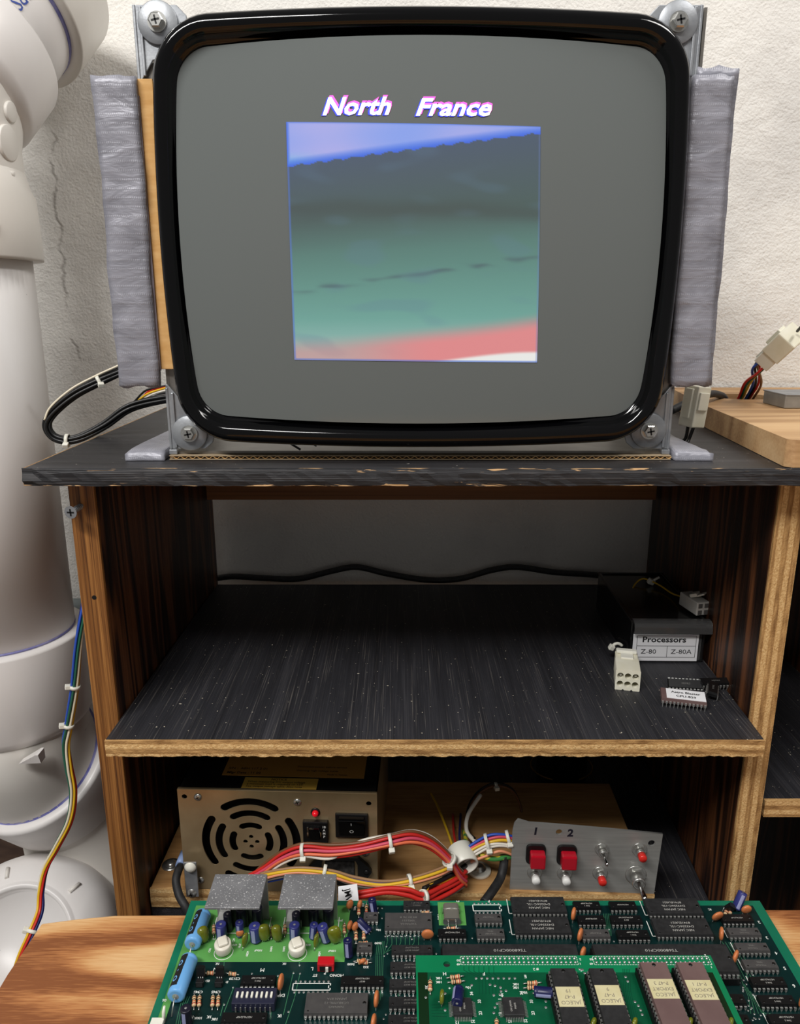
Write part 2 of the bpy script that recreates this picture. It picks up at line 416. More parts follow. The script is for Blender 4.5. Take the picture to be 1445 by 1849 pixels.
# ---------------------------------------------------------------- workbench (plywood top in front)
wb = thing('workbench', 'bare fir plywood workbench top in the foreground under the circuit boards', 'workbench', (100, -300, -770))
o0 = Vector((100, -300, -770))
poly = [(-242, -900), (640, -900), (640, -38), (240, -38), (-60, -42), (-190, -43), (-214, -46), (-236, -50), (-239, -90)]
random.seed(4)
t = MB(); t.prism(poly, -18, 0); t.build('bench_top', M_bench, wb, o0, bevel=0.8)
for x in (-190, 590):
    for y in (-840, -110):
        t = MB(); t.box((x, y, -394), (60, 60, 752)); t.build('leg', M_post, wb, o0, bevel=2)

# ---------------------------------------------------------------- open shelf cabinet
o0 = Vector((20, 120, -770))
cab = thing('shelf_cabinet', 'open wooden shelf cabinet with black painted boards and brown sides, carrying the monitor', 'cabinet', o0)
XL = lambda y: -192.0 + 0.022 * y
XR = lambda y: 238.5 + 0.045 * y
BACK = 270
def panel(name, fx, x0, x1, m, y0, y1, z0, z1, parent=cab):
    t = MB(); t.hexa([(fx(y0) + x0, y0, z0), (fx(y0) + x1, y0, z0), (fx(y1) + x1, y1, z0), (fx(y1) + x0, y1, z0),
                      (fx(y0) + x0, y0, z1), (fx(y0) + x1, y0, z1), (fx(y1) + x1, y1, z1), (fx(y1) + x0, y1, z1)])
    return t.build(name, m, parent, o0, bevel=0.6)
lp = panel('side_panel', XL, -16, 0, M_darkwood, 3, BACK, -770, 289)
pf = panel('front_edge', XL, -16.2, 0.2, M_post, 0, 3, -770, 289, lp)
rp = panel('side_panel', XR, 0, 16.5, M_darkwood, 3, BACK, -770, 289)
panel('front_edge', XR, -0.2, 16.7, M_edge_v, 0, 3, -770, 289, rp)
tb = MB(); tb.box((138.5, 124, 294.5), (723, 292, 10.6)); tb = tb.build('top_board', M_blacktop, cab, o0)
# worn front edge of the top board, chipped at the left corner
random.seed(11)
te = MB(); xs = [-224 + i * 6 for i in range(122)]
rows = []
for i, x in enumerate(xs):
    a = random.uniform(-.5, .4); bq = random.uniform(-.6, .5); c = random.uniform(-.5, .3)
    if i < 2: a += 1.5; c += 1.2
    rows.append([(x, -22, 299.9), (x, -23.3 + a * .5, 299.6 + c * .4), (x, -24 + a, 297 + bq), (x, -24 + bq, 292.5), (x, -23.5 + c, 289.6 + a * .7), (x, -22, 289.2)])
vv = [p for r in rows for p in r]; ff = []
for i in range(len(rows) - 1):
    for k in range(5): ff.append((i * 6 + k, (i + 1) * 6 + k, (i + 1) * 6 + k + 1, i * 6 + k + 1))
te.add(vv, ff); te.f.append((0, 1, 2, 3, 4, 5)); te.sm.append(False); te.build('front_edge', M_blackedge, tb, o0)
tl = MB(); tl.box((-224.2, 124, 294.5), (1.2, 290, 9.8)); tl.build('end_edge', M_edge_h, tb, o0)
ms = MB(); ms.hexa([(XL(-26) + 1.5, -25, 109.8), (XR(-26) - 1, -25, 109.8), (XR(262) - 1, 262, 109.8), (XL(262) + 1.5, 262, 109.8),
                    (XL(-26) + 1.5, -25, 121), (XR(-26) - 1, -25, 121), (XR(262) - 1, 262, 121), (XL(262) + 1.5, 262, 121)])
ms = ms.build('middle_shelf', M_blackshelf, cab, o0)
# raw ply front edge of the middle shelf, rough sawn underneath
te = MB(); rows = []; n = 150
for i in range(n):
    x = XL(-26) + 1 + (XR(-26) - XL(-26) - 1.6) * i / (n - 1); a = random.uniform(-.25, .25); c = random.uniform(-.9, .3)
    rows.append([(x, -24.5, 120.9), (x, -26 + a, 120.7), (x, -26.3 + a, 116 + a), (x, -26.1 - a, 111.5), (x, -25.8 + a, 109.3 + c * .8), (x, -24.5, 109.6)])
vv = [p for r in rows for p in r]; ff = []
for i in range(n - 1):
    for k in range(5): ff.append((i * 6 + k, (i + 1) * 6 + k, (i + 1) * 6 + k + 1, i * 6 + k + 1))
te.add(vv, ff); te.f += [(0, 1, 2, 3, 4, 5), tuple(range(n * 6 - 6, n * 6))]; te.sm += [False] * 2
te.build('front_edge', M_edge_h, ms, o0)
bs = MB(); bs.hexa([(XL(20) + .5, 22, -64), (XR(20) - .5, 22, -64), (XR(262) - .5, 262, -64), (XL(262) + .5, 262, -64),
                    (XL(20) + .5, 22, -51), (XR(20) - .5, 22, -51), (XR(262) - .5, 262, -51), (XL(262) + .5, 262, -51)])
bs.build('bottom_shelf', M_blackshelf, cab, o0, bevel=.6)
rl = MB(); rl.box((30, 257, 250.5), (XR(257) - XL(257) - 1, 12, 77)); rl.build('back_rail', M_rail, cab, o0, bevel=.5)
# the neighbouring bay on the right
n2 = MB(); n2.box((390, 124, 294 - 532), (14, 290, 1060)); n2.build('side_panel', M_darkwood, cab, o0, bevel=.6)
sh = MB(); sh.box((322, 138, 47.5), (126, 262, 13)); sh = sh.build('side_shelf', M_blackshelf, cab, o0)
sh2 = MB(); sh2.box((322, 5.5, 47.5), (126, 3, 13)); sh2.build('front_edge', M_edge_h, sh, o0)
# screw half driven into the left upright, and an old screw hole below
def screw_head(mb, M, r=3.6, h=1.8, cross=True):
    mb.lathe([(r * .98, 0), (r, .3 * h), (r * .82, .85 * h), (r * .45, h), (0.001, h)], 18, M)
p = px(128, 925, Y=-12); q = px(148, 913, Y=1)
d = (p - q).normalized(); Mx = Matrix.Translation(p) @ d.to_track_quat('Z', 'Y').to_matrix().to_4x4()
s_ = MB(); s_.cyl(q - d * 4, p, 1.5, n=12)
for i in range(7): s_.lathe([(1.5, 0), (2.0, .45), (1.5, .9)], 12, Matrix.Translation(q + d * (i * 1.7)) @ d.to_track_quat('Z', 'Y').to_matrix().to_4x4())
s_.lathe([(1.5, -3.2), (4.0, 0.0), (4.0, .5)], 20, Mx)
scr = s_.build('screw', M_zinc, cab, o0)
s_ = MB(); s_.box((0, 0, .52), (4.6, 1.0, .3)); s_.box((0, 0, .52), (1.0, 4.6, .3))
for i, v in enumerate(s_.v): s_.v[i] = Mx @ v
s_.build('cross_recess', M_black, scr, o0)
h_ = px(170, 1079, Y=-.2); s_ = MB(); s_.cyl(h_, h_ + Vector((0, .3, 0)), 1.5, n=14); s_.build('screw_hole', M_black, cab, o0)
# ---------------------------------------------------------------- CRT monitor
MX, MZ = 11.6, 428.0
o0 = Vector((MX, 40, 303))
mon = thing('crt_monitor', 'bare arcade CRT monitor with black bezel showing a bluish-green game picture, on the cabinet', 'monitor', o0)
def contour(hw, hh, r, bow, n=10, m=14):
    """rounded rectangle with bowed sides, points in (dx, dz)"""
    pts = []
    for sx, sy, a0 in ((1, 1, 0), (-1, 1, 90), (-1, -1, 180), (1, -1, 270)):
        for k in range(n + 1):
            a = math.radians(a0 + 90 * k / n); pts.append((sx * (hw - r) + r * math.cos(a), sy * (hh - r) + r * math.sin(a)))
        nx = [(-1, 1), (-1, -1), (1, -1), (1, 1)][[(1, 1), (-1, 1), (-1, -1), (1, -1)].index((sx, sy))]
        a = math.radians(a0 + 90); p0 = pts[-1]; p1 = (nx[0] * (hw - r) + r * math.cos(a), nx[1] * (hh - r) + r * math.sin(a))
        for k in range(1, m): pts.append((p0[0] + (p1[0] - p0[0]) * k / m, p0[1] + (p1[1] - p0[1]) * k / m))
    out = []
    for x, z in pts:
        bx = bow * (1 - (z / hh) ** 2) * (x / hw) ; bz = bow * (1 - (x / hw) ** 2) * (z / hh)
        out.append((x + bx, z + bz))
    return out
def rings(mb, rs, n, close_last=False, smooth=True):
    v = [p for r in rs for p in r]; f = []
    for i in range(len(rs) - 1):
        for k in range(n): f.append((i * n + k, i * n + (k + 1) % n, (i + 1) * n + (k + 1) % n, (i + 1) * n + k))
    if close_last: f.append(tuple((len(rs) - 1) * n + k for k in range(n)))
    mb.add(v, f, smooth)
HW, HH = 144.0, 114.0
prof = [(1.2, 16), (0.3, 10), (0, 3), (.3, -3), (1.4, -7), (3.4, -10), (6, -11.4), (8.6, -11.2), (10.6, -9.8), (12.2, -7), (13.0, -5.2), (13.6, -4.6), (14.6, -4.3), (15.2, -3.2), (15.4, 3)]
bz = MB(); rs = []
for ins, y in prof:
    c_ = contour(HW - ins * .82, HH - ins, 30 - ins * .9, 5.2 - ins * .03)
    rs.append([Vector((MX + a, y, MZ + b)) for a, b in c_])
rings(bz, rs, len(rs[0])); bz.build('bezel', M_blackgloss, mon, o0)
def ysurf(x, z): return -15.0 + 14.0 * (0.60 * ((x - MX) / 136) ** 2 + 0.40 * ((z - MZ) / 103) ** 2)

M_glass = mat('crt_faceplate', (98, 103, 102), 0.09, spec=0.5)
gl = MB(); base = contour(HW - 12.3, HH - 15.6, 16, 5.0); n = len(base); rs = []
for t in (1.0, .96, .88, .78, .66, .54, .42, .3, .2, .1):
    rs.append([Vector((MX + a * t, ysurf(MX + a * t, MZ + b * t), MZ + b * t)) for a, b in base])
rings(gl, rs, n, True)
scr = gl.build('screen_glass', M_glass, mon, o0)
# picture on the tube: fine grid hugging the faceplate, colours are what the phosphor emits, plus one painted reflection band
def crtmat(name, strength):
    m = bpy.data.materials.new(name); m.use_nodes = True; N, L = m.node_tree.nodes, m.node_tree.links
    b = N['Principled BSDF']; b.inputs['Base Color'].default_value = (*lin((66, 70, 70)), 1); b.inputs['Roughness'].default_value = 0.09
    a = N.new('ShaderNodeVertexColor'); a.layer_name = 'phosphor'
    L.new(a.outputs[0], b.inputs['Emission Color']); b.inputs['Emission Strength'].default_value = strength
    return m
corner = {k: px(*q, Y=-12.5) for k, q in dict(tl=(516, 219), tr=(977, 228), br=(971, 655), bl=(531, 650)).items()}
import mathutils
def smooth01(a, b, x):
    t = min(1, max(0, (x - a) / (b - a))); return t * t * (3 - 2 * t)
def mixc(a, b, t): return tuple(a[i] + (b[i] - a[i]) * t for i in range(3))
def picture(u, v):           # u right, v down, both 0..1
    nz = lambda fx, fy, o=0: mathutils.noise.noise((u * fx + o, v * fy, o))
    hor = 0.178 - 0.152 * u                         # lower edge of the sky wedge
    if v < hor + 0.004 * math.sin(u * 90):
        c = mixc((140, 166, 250), (178, 178, 246), 0.5 + 0.9 * nz(3, 9))
        e = min(v / .010 + .4, u / .014, (hor - v) / .035)
        c = mixc(c, (110, 190, 240), .8 * smooth01(.22, 0, u) * smooth01(.10, .18, v))
        return mixc((34, 96, 236), c, min(1, max(0, e)))
    t = min(1, max(0, (v - hor) / (1 - hor)))
    stops = [(0, (52, 70, 98)), (.12, (54, 74, 88)), (.28, (52, 78, 76)), (.45, (74, 122, 112)), (.6, (88, 144, 132)), (.78, (104, 166, 154)), (.9, (140, 186, 178)), (1, (160, 196, 190))]
    for (p0, c0), (p1, c1) in zip(stops, stops[1:]):
        if p0 <= t <= p1: c = mixc(c0, c1, (t - p0) / (p1 - p0)); break
    # room reflection in the glass painted in as a dark band, and the darker streaks of the far fields
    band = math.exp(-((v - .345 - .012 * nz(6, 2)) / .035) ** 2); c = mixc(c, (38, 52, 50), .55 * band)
    line = .70 - .17 * u + .008 * nz(14, 3, 2)
    k = math.exp(-((v - line) / .012) ** 2) * smooth01(-.25, .35, nz(9, 30, 4)); c = mixc(c, (56, 84, 92), .75 * k)
    c = mixc(c, (84, 120, 150), .22 * smooth01(.1, .5, nz(5, 14, 7)))
    # red-pink bank and white corner at the bottom
    pk = .955 - .10 * u * u - .02 * smooth01(0, .5, u)
    c = mixc(c, (236, 138, 140), smooth01(pk - .07, pk + .02, v) * (0.55 + .45 * smooth01(.15, .6, u)))
    wl = 1.03 - .075 * smooth01(.3, 1, u)
    c = mixc(c, (250, 250, 246), smooth01(wl - .012, wl + .006, v) if u > .45 else 0)
    if u < .008 or 1 - v < .006: c = mixc(c, (70, 110, 214), .6)
    if u > .995: c = mixc(c, (96, 120, 196), .35)
    return c
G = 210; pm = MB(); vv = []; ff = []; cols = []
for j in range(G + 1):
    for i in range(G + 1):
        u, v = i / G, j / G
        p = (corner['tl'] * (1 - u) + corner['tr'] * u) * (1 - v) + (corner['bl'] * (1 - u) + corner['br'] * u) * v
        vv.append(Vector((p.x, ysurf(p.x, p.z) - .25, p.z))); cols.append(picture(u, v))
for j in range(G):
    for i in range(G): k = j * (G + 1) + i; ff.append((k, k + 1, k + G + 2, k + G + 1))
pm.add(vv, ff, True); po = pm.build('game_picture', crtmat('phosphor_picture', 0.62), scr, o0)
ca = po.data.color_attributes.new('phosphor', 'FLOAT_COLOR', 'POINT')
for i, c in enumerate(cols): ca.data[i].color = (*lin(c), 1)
# title line written above the picture, in slanted lettering with a colour fringe
M_txtw = mat('phosphor_white', (250, 244, 250), 0.2, emit=0.75)
M_txtb = mat('phosphor_blue', (60, 70, 226), 0.2, emit=0.62)
M_txtp = mat('phosphor_pink', (232, 96, 200), 0.2, emit=0.5)
def crt_text(s, x0, y0, x1, y1, m, name, dx, dz, lift, bold):
    a = px(x0, y1, Y=-14); b = px(x1, y0, Y=-14)
    me = text_mesh(s, 12, .02, bold, 0.32, 'LEFT').copy()
    xs = [v.co.x for v in me.vertices]; zs = [v.co.y for v in me.vertices]
    w0, w1, h0, h1 = min(xs), max(xs), min(zs), max(zs)
    for v in me.vertices:
        X = a.x + (b.x - a.x) * (v.co.x - w0) / (w1 - w0) + dx; Z = a.z + (b.z - a.z) * (v.co.y - h0) / (h1 - h0) + dz - .0215 * (X - a.x) * 0
        v.co = (Vector((X, ysurf(X, Z) - lift, Z)) - o0) * S
    link(name, me, m, scr)
for s, x0, y0, x1, y1 in (('North', 582, 173, 706, 207), ('France', 751, 176, 889, 209)):
    crt_text(s, x0, y0, x1, y1, M_txtp, 'title_fringe', .5, .9, .28, .5)
    crt_text(s, x0, y0, x1, y1, M_txtb, 'title_fringe', -.8, -.3, .34, .5)
    crt_text(s, x0, y0, x1, y1, M_txtw, 'title_lettering', 0, 0, .42, .3)
# tube funnel and neck behind the bezel
fn = MB(); rs = []
for y, k, r in ((14, .97, 22), (45, .86, 30), (90, .55, 40), (125, .24, 26), (135, .12, 14), (190, .11, 13)):
    c_ = contour(HW * k, HH * k, min(r, HH * k * .95), 4 * k); rs.append([Vector((MX + a, y, MZ + b)) for a, b in c_])
rings(fn, rs, len(rs[0]), True); fn.build('tube_funnel', mat('aquadag', (24, 24, 25), 0.6), mon, o0)
# sheet-metal frame: uprights at both sides, with corner lugs, fender washers and screws
M_frame = mat('frame_steel', (128, 124, 118), 0.4, 0.7, col2=(150, 146, 140), nscale=(40, 40, 40))
for x0, x1 in ((-143.5, -141.8), (166.2, 167.9)):
    t = MB(); t.box(((x0 + x1) / 2, 70, 428), (1.7, 124, 244)); t.build('frame_side', M_frame, mon, o0)
    t = MB(); xi = -139.6 if x0 < 0 else 164.0
    t.box((xi, 9, 428), (6, 1.4, 190)); t.build('frame_flange', M_frame, mon, o0)
t = MB(); t.box((12, 70, 304), (310, 124, 1.6)); t.build('frame_floor', M_frame, mon, o0)
t = MB(); t.box((12, 100, 552), (310, 60, 1.6)); t.build('frame_top', M_frame, mon, o0)
def cross_M(p, d=Vector((0, -1, 0)), roll=0): return Matrix.Translation(p) @ d.to_track_quat('Z', 'Y').to_matrix().to_4x4() @ Matrix.Rotation(roll, 4, 'Z')
def cross_recess(parent, p, d, size, off, roll=.3, wide=.9):
    m_ = MB(); Mx = cross_M(p, d, roll)
    m_.box((0, 0, 0), (size, wide, .3)); m_.box((0, 0, 0), (wide, size, .3))
    m_.v = [Mx @ v for v in m_.v]; return m_.build('cross_recess', M_black, parent, off)
for (wx, wz, xo, zo, sx, sz) in ((-131.8, 541.6, -145.4, 550.5, 1, -1), (151.2, 541.6, 164.8, 550.5, -1, -1), (-130.4, 316.5, -143.8, 306.4, 1, 1), (154.0, 318.2, 168.2, 306.4, -1, 1)):
    top = sz < 0
    P = [(0, 0), (24, 0), (29, 5), (30, 13), (22, 24), (9, 27), (1.5, 38), (0, 38)] if top else [(0, 0), (22, 0), (27, 4), (29, 10), (20, 22), (7, 33), (1.5, 40), (0, 40)]
    pts = [(xo + sx * a, zo + sz * b) for a, b in P]
    lug = MB(); Mx = Matrix(((1, 0, 0, 0), (0, 0, 1, 0), (0, 1, 0, 0), (0, 0, 0, 1)))
    lug.prism(pts, 5.6, 7.2, Mx)
    lug.box((xo + sx * .8, 18, zo + sz * 19), (1.6, 26, 38)); lug.box((xo + sx * 4.2, 5.4, zo + sz * 18), (1.6, 2.4, 34))
    if not top: lug.box((xo + sx * 2, 10, 304.6), (5, 10, 3))
    lug = lug.build('mounting_lug', M_zinc, mon, o0, bevel=.4)
    wv = MB(); wv.lathe([(3, 0), (10.6, 0), (10.9, .3), (10.9, 1.2), (10.5, 1.6), (3, 1.6)], 40, cross_M(Vector((wx, 5.4, wz)))); wv.build('washer', M_zinc, lug, o0)
    hx = MB(); Mx = cross_M(Vector((wx, 3.6, wz)))
    hx.lathe([(4.6, 0), (5.2, .5), (5.2, 1.0)], 24, Mx); hx.lathe([(4.2, 1.0), (4.2, 3.6), (3.4, 4.2), (.001, 4.2)], 6, Mx, False); hx.build('screw', M_zincbright, lug, o0)
    cross_recess(lug, Vector((wx, -.62, wz)), Vector((0, -1, 0)), 4.4, o0, .2, .9)
# rubber bits hanging under the bezel
t = MB(); t.tube([px(518, 797, Y=4), px(543, 812, Y=4)], .7, 6); t.tube([px(562, 800, Y=4), px(572, 805, Y=4)], .7, 6); t.build('loose_strip', M_rubber, mon, o0)

# ---------------------------------------------------------------- taped strips left and right of the screen, card under the frame
def wobble_slab(x0, x1, z0, z1, y0, th, seed, dx=(0, 0), nz=46, nx=8, amp=.5):
    """slab standing in XZ whose faces and edges are slightly uneven; dx = horizontal shift top/bottom"""
    rnd = random.Random(seed); m_ = MB(); v = []; f = []
    ph = [rnd.uniform(0, 6) for _ in range(6)]
    for side in (0, 1):
        for j in range(nz + 1):
            t = j / nz; z = z0 + (z1 - z0) * t
            for i in range(nx + 1):
                s_ = i / nx; e = (math.sin(t * 11 + ph[0]) + .6 * math.sin(t * 31 + ph[1])) * amp * (1 if i == 0 else (.8 if i == nx else .2))
                x = x0 + (x1 - x0) * s_ + dx[0] * (1 - t) + dx[1] * t + e + (rnd.uniform(-.12, .12) if i in (0, nx) else 0)
                bul = math.sin(math.pi * s_) ** .5 * .8 + .35 * math.sin(t * 23 + s_ * 4 + ph[2]) * math.sin(s_ * 9 + ph[3]) + .25 * math.sin(t * 57 + ph[4])
                zz = z + (rnd.uniform(-.5, .5) + .6 * math.sin(s_ * 9 + ph[5]) if j in (0, nz) else 0)
                v.append((x, y0 - bul if side == 0 else y0 + th, zz))
    W = nx + 1; o = (nz + 1) * W
    for j in range(nz):
        for i in range(nx):
            a = j * W + i; f.append((a, a + 1, a + W + 1, a + W)); f.append((o + a, o + a + W, o + a + W + 1, o + a + 1))
    for j in range(nz):
        for i in (0, nx): a = j * W + i; f.append((a, a + W, o + a + W, o + a))
    for i in range(nx):
        for j in (0, nz): a = j * W + i; f.append((a, a + 1, o + a + 1, o + a))
    m_.add(v, f, True); return m_
o1 = Vector((-157, 2, 345))
ls = thing('side_baffle', 'cardboard strip wrapped in silver duct tape standing left of the screen', 'cardboard strip', o1)
wobble_slab(-169.6, -145.2, 345.6, 514.6, 0, 4.5, 1, dx=(-.6, .6)).build('tape_wrap', M_tape, ls, o1)
t = MB(); t.hexa([(-146.5, 3.2, 355.8), (-135.6, 3.2, 355.8), (-135.6, 5.2, 355.8), (-146.5, 5.2, 355.8), (-145.6, 3.2, 513.8), (-136.8, 3.2, 513.8), (-136.8, 5.2, 513.8), (-145.6, 5.2, 513.8)])
t.build('bare_cardboard', M_card, ls, o1, bevel=.3)
t = MB(); t.box((-145.2, 2.4, 430), (1.6, 1.2, 150)); t.build('tape_seam', mat('tape_shade', (112, 104, 110), .5), ls, o1)
o1 = Vector((175, 2, 345))
rs_ = thing('side_baffle', 'cardboard strip wrapped in grey duct tape standing right of the screen', 'cardboard strip', o1)
wobble_slab(162.4, 184.6, 346.2, 514.5, -1, 9, 7, dx=(1.6, -1.8), amp=.35).build('tape_wrap', M_tape, rs_, o1)
wobble_slab(164.5, 187.4, 346.0, 519.6, 4, 4, 9, dx=(2.6, -.8), amp=.4, nx=6).build('tape_backing', M_tape, rs_, o1)
t = MB(); t.hexa([(160.6, 2, 415), (162.6, 2, 415), (162.6, 7, 415), (160.6, 7, 415), (160.2, 2, 500), (163.2, 2, 500), (163.2, 7, 500), (160.2, 7, 500)]); t.build('bare_cardboard', M_card, rs_, o1)

o1 = Vector((12, 60, 300))
cb = thing('cardboard_pad', 'flat corrugated cardboard with taped corners under the monitor frame', 'cardboard', o1)
t = MB(); t.box((12.5, 90, 300.5), (312, 176, .5)); t.box((12.5, 90, 302.7), (312, 176, .5)); t.build('liner', M_cardpale, cb, o1)
t = MB(); pts = []                                   # the corrugated core seen at the front edge
for i in range(313): pts.append((-143 + i, 301.6 + .75 * math.sin(i * 1.25)))
v = [(x, y, z + dz) for (x, z) in pts for y in (2.2, 177) for dz in (-.18, .18)]; ff = []
for i in range(312):
    a = i * 4; ff += [(a, a + 4, a + 5, a + 1), (a + 2, a + 3, a + 7, a + 6), (a + 1, a + 5, a + 7, a + 3), (a, a + 2, a + 6, a + 4)]
t.add(v, ff); t.build('corrugated_core', M_card, cb, o1)
def tape_corner(x0, x1, seed):
    rnd = random.Random(seed); m_ = MB(); v = []; f = []; nx, ny = 10, 12
    for j in range(ny + 1):
        for i in range(nx + 1):
            s_, t_ = i / nx, j / ny
            e = min(s_ if x0 < 0 else 1 - s_, t_ * 1.2) ; hgt = 304.2 + 2.2 * min(1, e * 5) ** .5 + rnd.uniform(-.25, .25) + .8 * math.sin(t_ * 5 + s_ * 3)
            v.append((x0 + (x1 - x0) * s_ + rnd.uniform(-.4, .4) * (i in (0, nx)), 0.4 + 150 * t_ ** 1.3 + rnd.uniform(-.4, .4), hgt))
    W = nx + 1
    for j in range(ny):
        for i in range(nx): a = j * W + i; f.append((a, a + 1, a + W + 1, a + W))
    o = len(v); ring = [i for i in range(W)] + [j * W + nx for j in range(1, ny + 1)] + [ny * W + i for i in range(nx - 1, -1, -1)] + [j * W for j in range(ny - 1, 0, -1)]
    for k in ring: v.append((v[k][0], v[k][1], 300.1))
    n_ = len(ring)
    for k in range(n_): f.append((ring[k], ring[(k + 1) % n_], o + (k + 1) % n_, o + k))
    m_.add(v, f, True); return m_
tape_corner(-170.5, -146.6, 3).build('tape_wrap', M_tape, cb, o1); tape_corner(170.6, 194, 5).build('tape_wrap', M_tape, cb, o1)

# ---------------------------------------------------------------- cables
def colour(name, c, r=.42): return mat('wire_' + name, c, r)
W_black = colour('black', (16, 16, 17)); W_cream = colour('cream', (224, 214, 190)); W_white = colour('white', (222, 216, 204)); W_red = colour('red', (196, 40, 34))
W_pink = colour('pink', (206, 74, 98)); W_orange = colour('orange', (226, 112, 74)); W_brown = colour('brown', (110, 72, 46)); W_yellow = colour('yellow', (222, 178, 40))
W_blue = colour('blue', (40, 78, 176)); W_green = colour('green', (34, 92, 72)); W_grey = colour('grey', (128, 122, 116)); W_navy = colour('navy', (30, 40, 100)); W_peach = colour('peach', (226, 150, 112))
W_tan = colour('tan', (150, 116, 84)); W_ground = mat('wire_ground', (196, 180, 50), .45, col2=(60, 130, 62), nscale=(120, 120, 120), lo=.48, hi=.52, detail=1)
def wire(parent, pts, r, m, off, name='wire', n=7, k=8):
    t = MB(); t.tube(spline(pts, k), r, n); return t.build(name, m, parent, off)
def zip_tie(parent, p, d, R, off, head=Vector((0, -1, 0)), w=2.4, m=None):
    """band round a bundle at p running along d, with its square head"""
    d = d.normalized(); q = d.to_track_quat('Z', 'Y').to_matrix().to_4x4(); Mx = Matrix.Translation(p) @ q
    t = MB(); t.lathe([(R, -w / 2), (R + .9, -w / 2), (R + .9, w / 2), (R, w / 2), (R, -w / 2)], 16, Mx)
    h = (head - d * head.dot(d)).normalized(); t.box(p + h * (R + 1.6), (4.2, 3.2, 3.6), rot=h.to_track_quat('Z', 'Y').to_euler(), bev=.5)
    return t.build('zip_tie', m or M_nylon, parent, off)
def bundle(parent, path, cols, R, r, off, seed=0, twist=.8, k=8, spread=0.0):
    """several wires following one path, packed in a disc of radius R that slowly twists"""
    rnd = random.Random(seed); pts = spline(path, k); n_ = len(pts); cnt = len(cols)
    offs = []
    for i in range(cnt):
        rr = 0 if i == 0 and cnt > 5 else R; a = 2 * math.pi * i / max(1, cnt - (1 if cnt > 5 else 0)); offs.append((rr, a, rnd.uniform(0, 6)))
    for i, m in enumerate(cols):
        rr, a, ph = offs[i]; out = []
        for j, p in enumerate(pts):
            t_ = j / (n_ - 1); T = (pts[min(n_ - 1, j + 1)] - pts[max(0, j - 1)]).normalized()
            up = Vector((0, -1, 0)); nrm = (up - T * up.dot(T)).normalized(); bi = T.cross(nrm)
            ang = a + twist * t_ * 6.28; w_ = rr * (1 + .15 * math.sin(t_ * 9 + ph)) + spread * abs(math.sin(t_ * 3.14 + ph))
            out.append(p + nrm * math.cos(ang) * w_ + bi * math.sin(ang) * w_)
        t = MB(); t.tube(out, r, 7); t.build('wire', m, parent, off)
P = lambda x, y, Y: px(x, y, Y=Y)
o1 = P(145, 797, 95); o1.z = 300
lc = thing('monitor_cable', 'loop of black cables with white zip ties hanging left of the monitor', 'cable', o1)
path = [P(262, 650, 110), P(215, 672, 105), P(180, 688, 100), P(135, 712, 96), P(98, 744, 92), P(86, 768, 90), P(97, 788, 90), P(122, 795, 90), P(150, 789, 92), P(190, 768, 96), P(228, 740, 100), P(262, 727, 104), P(310, 717, 108)]
bundle(lc, path, [W_black] * 6, 2.2, 1.35, o1, 2, .5)
wire(lc, [p + Vector((-1, -2, 4.2)) for p in path[0:6]], .8, W_cream, o1)
for i in (2, 7): zip_tie(lc, path[i], path[i + 1] - path[i - 1], 3.9, o1, Vector((.3, -1, -.6)))
for k_, (m, a, b) in enumerate(((W_black, 700, 706), (W_yellow, 703, 712), (W_red, 700, 707), (W_white, 708, 714), (W_black, 712, 718))):
    wire(lc, [P(242 + 5 * k_, 726 - k_, 118), P(262 + 3 * k_, b, 116), P(284 + k_, (a + b) / 2 - 3, 114), P(312, a - 6, 112)], .8, m, o1)

# hanging multicolour harness beside the left upright
o1 = P(133, 1243, 32); hp = [P(156, 1075, 40), P(148, 1120, 36), P(141, 1170, 33), P(135, 1240, 32), P(124, 1310, 32), P(119, 1345, 32), P(124, 1385, 31), P(132, 1430, 30), P(126, 1480, 28), P(103, 1528, 26), P(82, 1568, 22), P(74, 1608, 16), P(72, 1645, 8), P(58, 1682, -4), P(38, 1730, -14), P(20, 1790, -20)]
hh = thing('hanging_harness', 'thin multicoloured wire harness hanging beside the brown cabinet upright', 'wires', o1)
bundle(hh, hp, [W_black, W_navy, W_red, W_yellow, W_cream, W_green, W_blue], 2.0, .95, o1, 5, .75)
for i in (3, 4, 13): zip_tie(hh, hp[i], hp[i + 1] - hp[i - 1], 3.1, o1, Vector((-1, -.5, 0)))

# ---------------------------------------------------------------- PVC drain stack at the left
CX, CY = -337.0, 134.0
o1 = Vector((CX, CY, -770))
dp = thing('drain_pipe', 'thick white PVC drain pipe with elbows and hubs running down the left wall', 'pipe', o1)
zt, zb = px(60, 470, Y=CY).z, px(130, 1160, Y=CY).z
t = MB(); t.cyl((CX, CY, zb - 20), (CX, CY, zt + 10), 57, n=64); t.build('upright_pipe', M_pvc, dp, o1)
z1 = px(52, 345, Y=CY).z
t = MB(); Mx = Matrix.Translation((CX, CY, 0))
t.lathe([(57.5, zt), (65, zt), (65.4, zt + 2), (64.5, z1 - 3), (61.5, z1 + 3), (59, z1 + 14), (57, z1 + 16)], 64, Mx); cp = t.build('coupling', M_pvcdirt, dp, o1)
t = MB(); ang = math.radians(-38)
def on_pipe(ang, z, r): return Vector((CX + r * math.cos(ang), CY + r * math.sin(ang), z))
t.lathe([(6.5, 0), (7.8, .3), (7.8, 1.2), (6.5, 1.2), (6.5, 0)], 24, Matrix.Translation(on_pipe(ang, zt + 22, 65.0)) @ Vector((math.cos(ang), math.sin(ang), 0)).to_track_quat('Z', 'Y').to_matrix().to_4x4()); t.build('moulded_mark', M_pvc, cp, o1)
